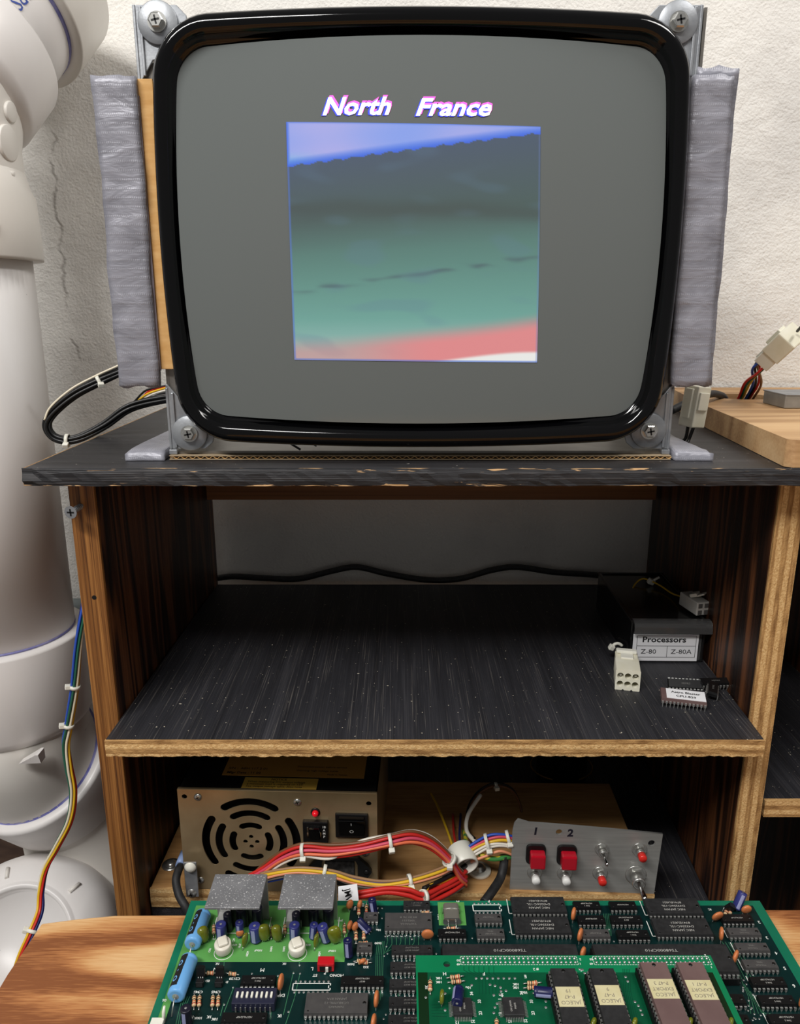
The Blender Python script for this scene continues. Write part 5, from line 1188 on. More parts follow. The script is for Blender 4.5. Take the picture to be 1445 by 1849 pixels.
def electrolytic(base, r, h, m=None, axis=(0, 0, 1), stripe=True, parent=None, off=None, lift=1.0):
    d = Vector(axis).normalized(); Mx = Matrix.Translation(base + d * lift) @ d.to_track_quat('Z', 'Y').to_matrix().to_4x4()
    t = MB(); t.lathe([(r * .9, 0), (r, .4), (r, 1.6), (r * .94, 2.0), (r, 2.4), (r, h - .5), (r * .95, h), (r * .78, h)], 20, Mx); c = t.build('electrolytic_capacitor', m or M_capblue, parent or pcb, off or o1)
    t = MB(); t.lathe([(r * .8, h - .05), (.001, h + .02)], 20, Mx); t.build('can_top', M_captop, c, off or o1)
    if stripe:
        t = MB(); v = []; f = []; rot_ = Mx.to_3x3().inverted() @ Vector((-.25, -1, .1)); a0 = math.atan2(rot_.y, rot_.x)
        for k in range(6):
            a = a0 - .36 + .72 * k / 5
            for z in (1.0, h - 1): v.append(Mx @ Vector((r * 1.012 * math.cos(a), r * 1.012 * math.sin(a), z)))
        f = [(2 * k, 2 * k + 2, 2 * k + 3, 2 * k + 1) for k in range(5)]
        t.add(v, f, True); t.build('polarity_stripe', M_capgrey, c, off or o1)
    t = MB()
    for s in (-1, 1): t.tube([Mx @ Vector((s * r * .4, 0, .3)), Mx @ Vector((s * r * .4, 0, -lift - .4))], .3, 6)
    t.build('leads', M_lead, c, off or o1); return c
def film_cap(base, w_, h, th, rz=0, tilt=0):
    Mx = Matrix.Translation(base) @ Matrix.Rotation(rz, 4, 'Z') @ Matrix.Rotation(tilt, 4, 'Y')
    t = MB(); rings_ = []
    for z, k in ((1.2, .35), (2.0, .6), (3.4, .85), (h * .55, 1), (h * .8, .98), (h * .93, .82), (h, .45)): rings_.append([Mx @ Vector((w_ / 2 * k * math.cos(a * math.pi / 8), th / 2 * k * math.sin(a * math.pi / 8), z)) for a in range(16)])
    rings(t, rings_, 16, True); c = part(t, 'film_capacitor', M_olive); t = MB()
    for s in (-1, 1): t.tube([Mx @ Vector((s * w_ * .25, 0, 1.8)), Mx @ Vector((s * w_ * .25, 0, -.2))], .3, 6)
    part(t, 'leads', M_lead, c)
def disc_cap(base, r, rz=0, tilt=0.0, th=2.6, parent=None, off=None, lift=2.0, m=None):
    Mx = Matrix.Translation(base) @ Matrix.Rotation(rz, 4, 'Z') @ Matrix.Rotation(tilt, 4, 'X') @ Matrix.Translation((0, 0, r + lift)) @ Matrix.Rotation(math.pi / 2, 4, 'X')
    t = MB(); t.lathe([(.001, -th / 2), (r * .6, -th * .46), (r * .9, -th * .3), (r, 0), (r * .9, th * .3), (r * .6, th * .46), (.001, th / 2)], 22, Mx); c = t.build('ceramic_capacitor', m or M_disc, parent or pcb, off or o1); t = MB()
    for s in (-1, 1): t.tube([Mx @ Vector((s * r * .5, -r * .6, 0)), Mx @ Vector((s * r * .5, -r - 1, 0)), Vector((Mx @ Vector((s * r * .5, -r - lift, 0)))) * 1.0], .32, 6)
    t.build('leads', M_lead, c, off or o1); return c
def resistor(a, b, r=1.1, body=.56, bands=(0, 1, 2), parent=None, off=None):
    d = (b - a); L = d.length; d.normalize(); Mx = Matrix.Translation(a) @ d.to_track_quat('Z', 'Y').to_matrix().to_4x4(); z0, z1 = L * (.5 - body / 2), L * (.5 + body / 2); h = z1 - z0
    t = MB(); t.lathe([(r * .5, z0), (r * 1.05, z0 + h * .06), (r * 1.1, z0 + h * .2), (r * .88, z0 + h * .32), (r * .88, z0 + h * .68), (r * 1.1, z0 + h * .8), (r * 1.05, z0 + h * .94), (r * .5, z1)], 12, Mx); c = t.build('resistor', M_res, parent or pcb, off or o1)
    for q, m in zip((.18, .4, .56, .82), (M_rb1, M_rb3, M_rb2, M_rb4)):
        t = MB(); rr = r * (1.13 if q in (.18, .82) else .92); t.lathe([(rr, z0 + h * (q - .045)), (rr, z0 + h * (q + .045))], 12, Mx); t.build('band', m, c, off or o1)
    t = MB(); t.tube([a, a + d * z0], .32, 6); t.tube([a + d * z1, b], .32, 6); t.build('leads', M_lead, c, off or o1); return c
def res_lying(x0, y0, x1, y1, h=1.4, **k): return resistor(B(x0, y0, h), B(x1, y1, h), **k)
# heat sinks
M_hs = mat('worn_aluminium', (150, 151, 154), .5, .45, col2=(128, 129, 132), nscale=(60, 60, 60), spots=(226, 226, 226), spot_scale=900, spot_thr=.635)
M_hs2 = mat('aluminium_side', (168, 168, 166), .4, .6)
for x0, x1 in ((389, 483), (514, 608)):
    a = px(x0, 1580, Y=-58); b = px(x1, 1581, Y=-58); zt_ = a.z; yb_ = -58.0
    yf_ = px(x0, 1641, Z=zt_).y; cx_ = (a.x + b.x) / 2; w_ = b.x - a.x
    t = MB(); t.box((cx_, (yb_ + yf_) / 2, zt_), (w_, yb_ - yf_, 1.6), bev=.3); hs = part(t, 'heat_sink', M_hs)
    t = MB(); t.box((cx_, yb_ - .8, (zt_ + PZ) / 2), (w_, 1.6, zt_ - PZ - .2), bev=.2); part(t, 'upright_plate', M_hs2, hs)
    t = MB(); t.box((cx_ - w_ * .32, yb_ - 5, PZ + 3), (w_ * .3, 8, 5.4), bev=.3); t.box((cx_ + w_ * .3, yb_ - 3, PZ + 5), (5, 5, 9), bev=.3); part(t, 'mounting_foot', M_hs2, hs)
    t = MB(); t.box((cx_ - 1, yb_ - 6, PZ + 8), (11, 4, 15), bev=.4); part(t, 'power_transistor', M_black, hs)
    t = MB()
    for q in ((cx_, yb_ - 12.6, w_ + 2, .5), (cx_ - w_ / 2 - 1, yb_ - 6, .5, 13), (cx_ + w_ / 2 + 1, yb_ - 6, .5, 13)): t.box((q[0], q[1], PZ + .09), (q[2], q[3], .05))
    part(t, 'silk_outline', M_silk, hs)
for x, y, r, h, m in ((413, 1681, 2.7, 12, M_capdark), (437, 1672, 3.3, 13, M_capdark), (466, 1672, 3.4, 13, M_capdark), (536, 1680, 2.7, 12, M_capdark), (567, 1672, 3.3, 13, M_capdark), (594, 1672, 3.4, 13, M_capdark)): electrolytic(B(x, y), r, h, m, stripe=False)
for x, y, r, h, ax in ((401, 1697, 3.3, 11, (0, 0, 1)), (434, 1691, 2.5, 10, (0, 0, 1)), (463, 1700, 3.5, 11, (-.05, 0, 1)), (533, 1698, 3.3, 11, (0, 0, 1)), (565, 1695, 2.5, 10, (.1, 0, 1)), (591, 1700, 3.3, 11, (-.25, 0, 1))): electrolytic(B(x, y), r, h, M_capblue, ax)
for x, y, r, h, ax in ((676, 1650, 2.6, 9.5, (-.15, .1, 1)), (669, 1685, 2.6, 10, (-.75, .35, .6)), (630, 1729, 2.7, 11, (-.05, .1, 1)), (338, 1849, 3, 10, (0, 0, 1))): electrolytic(B(x, y), r, h, M_capnavy if x != 338 else M_capdark, ax)
for x, y, w_, h, rz, tl in ((371, 1703, 7.0, 12.5, .5, -.12), (480, 1700, 7.6, 12.5, .25, -.1), (503, 1701, 6.6, 12.5, .2, -.1), (609, 1704, 8.4, 13, .25, -.2)): film_cap(B(x, y), w_, h, 5.0, rz, tl)
for x, y in ((441, 1713), (570, 1714)): film_cap(B(x, y), 6.0, 9.5, 2.6, 1.2, .25)
for x, y, r, rz in ((434, 1695, 2.4, .2), (570, 1695, 2.3, -.4)): disc_cap(B(x, y), r, rz)
for x, y, r, rz, tl in ((772, 1699, 3.9, 0, .15), (1035, 1664, 4.0, 1.15, 0), (1047, 1702, 4.0, 1.05, 0), (1052, 1734, 3.6, 1.0, 0), (1291, 1664, 4.0, .3, .3), (1345, 1652, 3.4, .1, .2), (1301, 1700, 4.0, 1.2, 0), (1324, 1742, 4.2, .9, .1), (1444, 1820, 4.2, .9, .1), (508, 1789, 4.4, 1.45, 0), (680, 1820, 4.4, 1.45, 0), (675, 1862, 4.2, 1.4, 0), (633, 1645, 3.0, .9, -.1), (650, 1643, 2.6, 1.2, 0), (632, 1682, 2.8, 1.2, 0), (642, 1684, 2.8, .9, 0)): disc_cap(B(x, y), r, rz, tl)
t_ = B(652, 1738); disc_cap(t_, 2.2, .5, .6, lift=1)
for x, y in ((402, 1727), (536, 1729)):                   # white trimmers
    c_ = B(x, y); Mx = Matrix.Translation(c_ + Vector((0, 3.5, 0))) @ Matrix.Rotation(.18, 4, 'X')
    t = MB(); t.lathe([(3.6, 0), (4.2, 1.8), (4.9, 2.2), (5.1, 3), (5.1, 7.4), (4.7, 8.0), (.001, 8.0)], 32, Mx); tr = part(t, 'trimmer', M_trim)
    t = MB(); mbx(t, (.2, .4, 8.9), (6.0, 6.6, 2.2), Mx @ Matrix.Rotation(.4, 4, 'Z'), 1.0); part(t, 'knob', M_trim, tr)
    t = MB(); t.tube([c_ + Vector((5.6 * math.cos(a / 32 * 6.283), 3.0 + 5.6 * math.sin(a / 32 * 6.283), .12)) for a in range(32)], .25, 4, closed=True); part(t, 'silk_outline', M_silk, tr)
for x, y in ((363, 1764), (397, 1764)):                   # small black transistors
    c_ = B(x, y + 8); t = MB(); t.prism([(-2.4, -1.2), (2.4, -1.2), (2.4, .8), (1.4, 1.9), (-1.4, 1.9), (-2.4, .8)], 3.4, 8.4, Matrix.Translation(c_) @ Matrix.Rotation(-.25, 4, 'X')); q_ = part(t, 'transistor', M_chipglossy)
    t = MB(); [t.tube([c_ + Vector((s * 1.27, 0, 3.6)), c_ + Vector((s * 1.27, -.6, -.1))], .35, 6) for s in (-1, 0, 1)]; part(t, 'leads', M_lead, q_)
    t = MB(); t.box(c_ + Vector((.3, -3.2, 2.2)), (4.4, 3.4, 3.6), bev=.4); part(t, 'regulator_body', M_chipglossy, q_)
c_ = B(1307, 1645); t = MB(); t.prism([(-2.4, -1.2), (2.4, -1.2), (2.4, .8), (1.4, 1.9), (-1.4, 1.9), (-2.4, .8)], 3.0, 8, Matrix.Translation(c_) @ Matrix.Rotation(.6, 4, 'Y') @ Matrix.Rotation(.3, 4, 'X')); q_ = part(t, 'transistor', M_chipglossy)
t = MB(); [t.tube([c_ + Vector((s * 1.2 + 1.5, 0, 3.4)), c_ + Vector((s * 1.27, -.6, -.1))], .35, 6) for s in (-1, 0, 1)]; part(t, 'leads', M_lead, q_)
electrolytic(B(1328, 1643), 2.9, 11.5, M_capblue, (.42, .25, .9))
for q in ((1316, 1640, 1320, 1652), (1309, 1653, 1313, 1643), (648, 1628, 648, 1658), (662, 1628, 662, 1658), (622, 1663, 622, 1692), (643, 1676, 643, 1703), (657, 1674, 657, 1702), (386, 1665, 386, 1692), (491, 1668, 490, 1696), (515, 1664, 514, 1692), (351, 1792, 350, 1824), (361, 1792, 359, 1824), (385, 1792, 383, 1824), (395, 1792, 393, 1824), (638, 1736, 668, 1733), (640, 1738, 672, 1738), (640, 1704, 672, 1702), (756, 1649, 781, 1647), (800, 1677, 830, 1676)): res_lying(*q)
res_lying(368, 1757, 392, 1757, h=2); res_lying(408, 1757, 432, 1760, h=2)
# crystal can lying on its pad
a, b = B(802, 1662, 3), B(831, 1662, 3); bk_ = B(816, 1633, 3)
t = MB(); cx_ = (a.x + b.x) / 2; w_ = b.x - a.x
t.prism(rrect(cx_, PZ + 2.4, w_, 4.2, 2.0), a.y, bk_.y, Matrix(((1, 0, 0, 0), (0, 0, 1, 0), (0, 1, 0, 0), (0, 0, 0, 1)))); cr_ = part(t, 'crystal', mat('nickel_can', (176, 172, 160), .3, .7), bevel=.5)
t = MB(); t.prism(rrect(cx_, PZ + 2.4, w_ + 1.2, 5.0, 2.2), a.y - .8, a.y, Matrix(((1, 0, 0, 0), (0, 0, 1, 0), (0, 1, 0, 0), (0, 0, 0, 1)))); part(t, 'rim', M_zincbright, cr_)
t = MB(); [t.tube([Vector((cx_ + s * 2.4, a.y, PZ + 2.4)), Vector((cx_ + s * 2.4, a.y - 4, PZ + 2.2)), Vector((cx_ + s * 2.4, a.y - 5, PZ))], .35, 6) for s in (-1, 1)]; t.tube([Vector((cx_ - w_ / 2 - .5, bk_.y - 5, PZ + .2)), Vector((cx_ - w_ / 2, bk_.y - 5, PZ + 4.3)), Vector((cx_, bk_.y - 5.2, PZ + 4.9)), Vector((cx_ + w_ / 2, bk_.y - 5, PZ + 4.3)), Vector((cx_ + w_ / 2 + .5, bk_.y - 5, PZ + .2))], .3, 6); part(t, 'leads', M_lead, cr_)
# axial blue capacitors along the left edge
M_axial = mat('light_blue_sleeve', (108, 168, 222), .32)
for (x0, y0, x1, y1) in ((368, 1650, 347, 1706), (343, 1730, 317, 1800)):
    R = 5.0; a, b = B(x0, y0, R + .4), B(x1, y1, R + .4); d = (b - a).normalized(); L = (b - a).length
    Mx = Matrix.Translation(a) @ d.to_track_quat('Z', 'Y').to_matrix().to_4x4()
    t = MB(); t.lathe([(R * .72, 0), (R * .9, .2), (R, .9), (R, 2.2), (R * .92, 2.9), (R, 3.6), (R, L - .9), (R * .9, L - .2), (R * .72, L)], 28, Mx); ac = part(t, 'axial_capacitor', M_axial)
    t = MB(); t.lathe([(R * .72, L - .4), (R * .3, L + .1), (.001, L + .3)], 24, Mx); part(t, 'end_seal', M_captop, ac)
    t = MB(); t.tube([a - d * 5 - Vector((0, 0, 3)), a - d * 3, a], .4, 6); t.tube([b, b + d * 3, b + d * 8 - Vector((0, 0, R))], .4, 6); part(t, 'leads', M_lead, ac)
    iv = Mx.to_3x3().inverted() @ Vector((-.62, -.15, .95)); a0 = math.atan2(iv.y, iv.x)
    def strip(pts, z_off, m, nm):
        t = MB(); t.add([Mx @ Vector(((R + z_off) * math.cos(a0 + q[1] / R), (R + z_off) * math.sin(a0 + q[1] / R), q[0])) for q in pts], [tuple(range(len(pts)))]); return part(t, nm, m, ac)
    N_ = 12; sgn = 1
    t = MB(); v = []; f = []
    for i in range(N_ + 1):
        for k in range(7): w = -2.8 + 5.6 * k / 6; v.append(Mx @ Vector(((R + .05) * math.cos(a0 + w / R), (R + .05) * math.sin(a0 + w / R), 1.6 + (L - 5) * i / N_)))
    for i in range(N_):
        for k in range(6): q = i * 7 + k; f.append((q, q + 1, q + 8, q + 7))
    t.add(v, f, True); st_ = part(t, 'dark_stripe', M_ink, ac)
    for i in range(2):                                   # pale "0" and chevron marks in the stripe
        zc = 1.6 + (L - 5) * (.28 + .5 * i)
        t = MB(); v = []; f = []; n_ = 16
        for k in range(n_):
            an = 2 * math.pi * k / n_
            for rr in (1.0, .62):
                zz, ww = zc + 1.9 * rr * math.cos(an), 1.35 * rr * math.sin(an); v.append(Mx @ Vector(((R + .1) * math.cos(a0 + ww / R), (R + .1) * math.sin(a0 + ww / R), zz)))
        for k in range(n_): f.append((2 * k, 2 * k + 1, (2 * k + 3) % (2 * n_), (2 * k + 2) % (2 * n_)))
        for s in (-1, 1):
            o_ = len(v)
            for q in ((zc + 4.6, 0), (zc + 5.8, 0), (zc + 3.8, s * 2.9), (zc + 2.7, s * 2.9)): v.append(Mx @ Vector(((R + .1) * math.cos(a0 + q[1] / R), (R + .1) * math.sin(a0 + q[1] / R), q[0])))
            f.append((o_, o_ + 1, o_ + 2, o_ + 3))
        t.add(v, f); part(t, 'stripe_mark', M_axial, st_)
    me = text_mesh('1000uF16V', 3.0, .02).copy()
    for v in me.vertices:
        x, y, h = v.co / S; an = a0 + (4.8 + y) / R * -1 * (1); an = a0 - (-4.8 + y) / R
        pnt = Mx @ Vector(((R + .06) * math.cos(an), (R + .06) * math.sin(an), L * .5 + x)); v.co = (pnt - o1) * S
    link('printed_value', me, M_ink, ac)
# white two-pin post at the lower left
c_ = B(296, 1846); t = MB(); t.tube([c_, c_ + Vector((0, 1, 6)), c_ + Vector((.4, 2, 9))], [1.0, 1.0, .6], 8); t.box(c_ + Vector((-3, -2, 1.5)), (7, 5, 3), bev=.4); part(t, 'test_post', M_nylon)
# ---- silkscreen, traces and pads
def silk(s, x, y, size=2.0, rz=math.pi, bold=.05, parent=None, off=None, Z=None):
    p = px(x, y, Z=(Z if Z is not None else PZ) + .09); return text('silk_lettering', s, size, M_silk, parent or pcb, p - (off or o1), (0, 0, rz), thick=.02, bold=bold)
for s, x, y, z in (('M', 474, 1751, 3.4), ('N', 389, 1750, 3), ('H', 827, 1628, 3), ('F', 883, 1627, 3), ('L', 564, 1749, 3.2), ('P', 587, 1757, 2.6), ('ST', 569, 1761, 2.6), ('MONO', 608, 1761, 2.6), ('DIP', 508, 1797, 2.8), ('IK', 505, 1834, 2.6), ('2', 1371, 1665, 3), ('3', 1385, 1693, 3), ('4', 1402, 1721, 3), ('5', 1417, 1748, 3), ('6', 1434, 1780, 3.2), ('5600', 683, 1703, 2.2), ('222', 661, 1746, 2.2), ('5600', 634, 1741, 2.2), ('IC', 1282, 1642, 2.2), ('C2120', 424, 1767, 2.4), ('C945', 358, 1791, 2.4), ('C945', 390, 1791, 2.4), ('10', 387, 1686 + 9, 2.0), ('100uF', 467, 1716, 2.0), ('100uF', 600, 1717, 2.0), ('472', 557, 1706, 2.0), ('472', 424, 1706, 2.0), ('1K', 393, 1740, 2.2), ('1K', 514, 1740, 2.2), ('10', 681, 1640, 2.2), ('+', 683, 1648, 2.6), ('10u', 684, 1679, 2.2), ('JP01', 614, 1662, 2.0), ('1K', 346, 1836, 2.4), ('100K', 358, 1838, 2.2), ('1K', 378, 1836, 2.4), ('10K', 388, 1840, 2.2), ('06', 297, 1806, 2.4), ('ED', 375, 1771, 2), ('D', 410, 1773, 2)):
    silk(s, x, y, z)
for s, x, y, z in (('10uF', 433, 1712 - 4, 1.8), ('C20', 422, 1698, 1.8), ('C06', 379, 1716, 1.8), ('104M', 490, 1714, 1.8), ('104M', 513, 1714, 1.8), ('2MHz', 793, 1655, 2.2), ('220p', 641, 1640, 1.8), ('R12', 656, 1634, 1.8), ('100', 634, 1665, 1.8), ('682M', 447, 1722, 1.8), ('682M', 577, 1723, 1.8)):
    silk(s, x, y, z, math.pi / 2)
def outline(x0, y0, x1, y1, w=.55):
    a, b, = B(x0, y1), B(x1, y1); c = B((x0 + x1) / 2, y0); t = MB(); W_ = b.x - a.x; D_ = c.y - a.y
    for q in ((a.x + W_ / 2, a.y, W_, w), (a.x + W_ / 2, a.y + D_, W_, w), (a.x, a.y + D_ / 2, w, D_), (b.x, a.y + D_ * .15, w, D_ * .3), (b.x, a.y + D_ * .85, w, D_ * .3), (b.x - 1, a.y + D_ * .5, w, D_ * .4)): t.box((q[0], q[1], PZ + .08), (q[2], q[3], .06))
    part(t, 'silk_outline', M_silk); t = MB(); n = int(W_ / 2.54)
    for i in range(n):
        for yy in (a.y - 1.4, a.y + D_ + 1.4): t.lathe([(.75, 0), (.75, .12), (.3, .12)], 8, Matrix.Translation((a.x + (i + .5) * W_ / n, yy, PZ)))
    part(t, 'solder_pads', M_solder)
outline(855, 1634, 906, 1645); outline(528, 1776, 596, 1788)
random.seed(21); t = MB()
def tr(pts, w=.3):
    for (a, b) in zip(pts, pts[1:]):
        p, q = B(*a), B(*b); d = q - p; ang_ = math.atan2(d.y, d.x); t.box(((p.x + q.x) / 2, (p.y + q.y) / 2, PZ + .06), (d.length + w, w, .05), rot=(0, 0, ang_))
for i in range(8): tr([(700 + i * 8, 1688), (700 + i * 8, 1700 + (i * 5) % 14), (694 + i * 8 - (i % 3) * 5, 1722 - i * 2)])
for i in range(4): tr([(318 + i * 4, 1849), (323 + i * 4, 1826 - i * 3), (330 + i * 4.2, 1800)], .35)
tr([(530, 1755), (512, 1832)], .35); tr([(542, 1757), (532, 1802), (516, 1849)], .35); tr([(502, 1764), (488, 1840)], .35); tr([(404, 1812), (398, 1834)], .35); tr([(422, 1783), (404, 1830)], .4)
for i in range(5): tr([(694 + i * .5 - i * 3.5, 1700), (692 - i * 3.2, 1725), (690 - i * 3, 1800 + i * 6)], .28)
for i in range(6): tr([(1340 + i * 5, 1772 + i * 6), (1352 + i * 6, 1800 + i * 7), (1356 + i * 7, 1830)], .28)
for i in range(5): tr([(1304 + i * 6, 1700 + i), (1318 + i * 6, 1724), (1340 + i * 6, 1768)], .28)
for i in range(5): tr([(1102 - i * 3, 1650), (1104 - i * 2, 1690)], .25)
for i in range(4): tr([(706 + i * 12, 1760 + 32 * (i % 3)), (708 + i * 12, 1766 + 32 * (i % 3))], .5)
tr([(350, 1752), (347, 1741)], .4); tr([(540, 1743), (541, 1737)], .3); tr([(405, 1737), (404, 1749)], .3); part(t, 'traces', M_trace)['kind'] = 'stuff'
t = MB(); random.seed(5)
vi = [(541, 1743), (530, 1757), (542, 1758), (502, 1762), (455, 1758), (421, 1783), (405, 1814), (521, 1827), (690, 1640), (694, 1726), (698, 1709), (700, 1722), (693, 1840), (697, 1832), (744, 1696), (690, 1658), (921, 1683), (1100, 1678), (1312, 1684), (1332, 1778), (1342, 1790), (1352, 1768), (1360, 1796), (1338, 1802), (1370, 1790), (1358, 1820), (1109, 1700), (788, 1722), (792, 1690), (853, 1694)] + [(700 + i * 8, 1690) for i in range(9)]
for i in range(40): vi.append((random.uniform(1325, 1375), random.uniform(1755, 1845)))
for x, y in vi:
    p = B(x, y); t.lathe([(.6, 0), (.6, .12), (.25, .12)], 8, Matrix.Translation((p.x, p.y, PZ)))
part(t, 'vias', M_solder)['kind'] = 'stuff'
# solder points beyond the chips' pin rows
t = MB()
for xl, xr, yf, n in ((708, 781, 1721, 10), (705, 781, 1752, 10), (703, 782, 1784, 10), (701.5, 784, 1817, 10), (613, 695, 1778, 10), (691, 785, 1677, 12)):
    for i in range(n):
        x = xl + (xr - xl) * (i + .5) / n; p = B(x + random.uniform(-1, 1), yf + 12); t.lathe([(.6, 0), (.6, .12), (.25, .12)], 8, Matrix.Translation((p.x, p.y - random.choice((0, .8)), PZ)))
part(t, 'via_rows', M_solder)['kind'] = 'stuff'

# ---------------------------------------------------------------- ROM daughter board, standing over the main board
DZ_ = 47.0
dl_, dr_ = px(750.5, 1725, Z=DZ_), px(1282, 1722.5, Z=DZ_)
o2 = Vector(((dl_.x + dr_.x) / 2, dl_.y - 50, PZ))
db = thing('rom_daughter_board', 'smaller bright green plug-in board carrying four socketed memory chips above the main board', 'circuit board', o2)
D = lambda x, y, h=0: px(x, y, Z=DZ_ + h)
dyf = dl_.y - 66
hole = D(807, 1741)
link('board', flat_mesh([[(dl_.x - o2.x, dyf - o2.y), (dr_.x - o2.x, dyf - o2.y), (dr_.x - o2.x, dl_.y - o2.y), (dl_.x - o2.x, dl_.y - o2.y)], circle(hole.x - o2.x, hole.y - o2.y, 1.9, 18)], 1.6), mat('pcb_bright_green', (10, 122, 78), .36, col2=(8, 112, 70), nscale=(40, 40, 40)), db, (0, 0, DZ_ - .8 - PZ), bevel=.15)
def dpart(mb, name, m, parent=None, **k): return mb.build(name, m, parent or db, o2, **k)
M_pcbmid = mat('pcb_mid_green', (6, 84, 54), .34, col2=(5, 72, 46), nscale=(60, 60, 60)); M_pcbdeep = mat('pcb_deep_green', (12, 40, 18), .36)
w0 = D(752.5, 1756); w1 = D(772, 1756); w2 = D(1245, 1752); w3 = D(1287, 1752)
t = MB(); t.box(((w1.x + w2.x) / 2, (w0.y + dyf) / 2, DZ_ + .02), (w2.x - w1.x, w0.y - dyf, .08)); dpart(t, 'mask_ground', M_pcbmid)
t = MB(); t.box(((w0.x + w1.x) / 2 + .3, (w0.y + dyf) / 2, DZ_ + .02), (w1.x - w0.x - .6, w0.y - dyf, .08)); dpart(t, 'mask_dark_strip', M_pcbdeep); t = MB(); t.box(((w2.x + w3.x) / 2, (w0.y + dyf) / 2, DZ_ + .02), (w3.x - w2.x - 1, w0.y - dyf, .08)); dpart(t, 'mask_dark_strip', M_pcbdeep)
for x0, x1 in ((834, 1044), (1077, 1284)):
    a, b = D(x0, 1743), D(x1, 1743); cx_ = (a.x + b.x) / 2; cy_ = a.y + 3.0
    if x0 > 1000: cx_ = min(cx_, dr_.x - 33.5)
    t = MB(); t.box((cx_, cy_, (PZ + DZ_ - 1.6) / 2 + 0), (64, 5.2, DZ_ - PZ - 1.8)); dpart(t, 'header_block', M_black)
    t = MB()
    for i in range(25):
        for j in (-1, 1): t.lathe([(.85, 0), (.8, .35), (.35, .8), (.001, .85)], 8, Matrix.Translation((cx_ + (i - 12) * 2.54, cy_ + j * 1.27, DZ_)))
    dpart(t, 'solder_joints', M_solder)
    t = MB()
    for i in range(44):
        for s in (-1, 1): t.box((cx_ - 31.9 + (i + .5) * 63.8 / 44, cy_ + s * 2.7, DZ_ + .06), (1.0, .28, .06))
    for s in (-1, 1): [t.box((cx_ + s * 31.9, cy_ - 2.2 + q * 1.45, DZ_ + .06), (.28, .9, .06)) for q in range(4)]
    dpart(t, 'silk_outline', M_silk)
def dsilk(s, x, y, z=2.0, rz=math.pi): return silk(s, x, y, z, rz, .05, db, o2, DZ_)
for s, x, y, z in (('H', 803, 1758, 2.8), ('F', 874, 1758, 2.8), ('E', 949, 1763, 2.8), ('10K', 793, 1766, 2.0), ('10K', 793, 1773, 2.0), ('10K', 932, 1777, 2.0), ('10K', 932, 1783, 2.0), ('10u', 846, 1783, 2.0), ('10u', 948, 1792, 2.0), ('+', 812, 1784, 2.2), ('# 2', 968, 1750, 2.2), ('50', 828, 1734, 1.9), ('49', 828, 1741, 1.9), ('2', 1048, 1732, 1.9), ('1', 1048, 1740, 1.9), ('50', 1068, 1732, 1.9), ('49', 1068, 1740, 1.9), ('2', 1274, 1725, 1.9), ('1', 1285, 1746, 1.9), ('22', 854, 1844, 2.2), ('22', 949, 1843, 2.2), ('12', 826, 1846, 2.2), ('12', 921, 1844, 2.2)): dsilk(s, x, y, z)
for s, x, y, z in (('34', 852, 1794, 2.2), ('33', 866, 1808, 2.2), ('23', 868, 1829, 2.2), ('1', 795, 1809, 2.2), ('34', 942, 1793, 2.2), ('33', 960, 1808, 2.2), ('23', 963, 1829, 2.2), ('44', 907, 1797, 2.2), ('1', 903, 1804, 2.2), ('1K', 771, 1783, 2.2), ('11', 904, 1831, 2.2)): dsilk(s, x, y, z, math.pi / 2)
for i, (x0, x1) in enumerate(((819, 854), (911, 948))):                # two flat square chips
    a, b = D(x0, 1831, 2.4), D(x1, 1831, 2.4); k = D(x0, 1802, 2.4); cx_, cy_ = (a.x + b.x) / 2, (a.y + k.y) / 2; s_ = b.x - a.x
    t = MB(); t.box((cx_, cy_, DZ_ + 1.4), (s_, s_, 2.2), bev=.3); qf = dpart(t, 'square_chip', M_chip); t = MB()
    for q in range(11):
        o_ = (q - 5) * s_ / 12.2
        for s in (-1, 1):
            t.box((cx_ + o_, cy_ + s * (s_ / 2 + .5), DZ_ + .8), (.38, 1.2, .2)); t.box((cx_ + o_, cy_ + s * (s_ / 2 + 1.4), DZ_ + .2), (.38, 1.2, .2)); t.box((cx_ + s * (s_ / 2 + .5), cy_ + o_, DZ_ + .8), (1.2, .38, .2)); t.box((cx_ + s * (s_ / 2 + 1.4), cy_ + o_, DZ_ + .2), (1.2, .38, .2))
    dpart(t, 'pins', M_pin, qf)
    for j, s in enumerate(('OKI JAPAN', 'M6295')): text('marking', s, 1.3, M_mark, qf, Vector((cx_ - 1.2 + j * 2.2, cy_, DZ_ + 2.53)) - o2, (0, 0, math.pi / 2 * (1)), thick=.02)
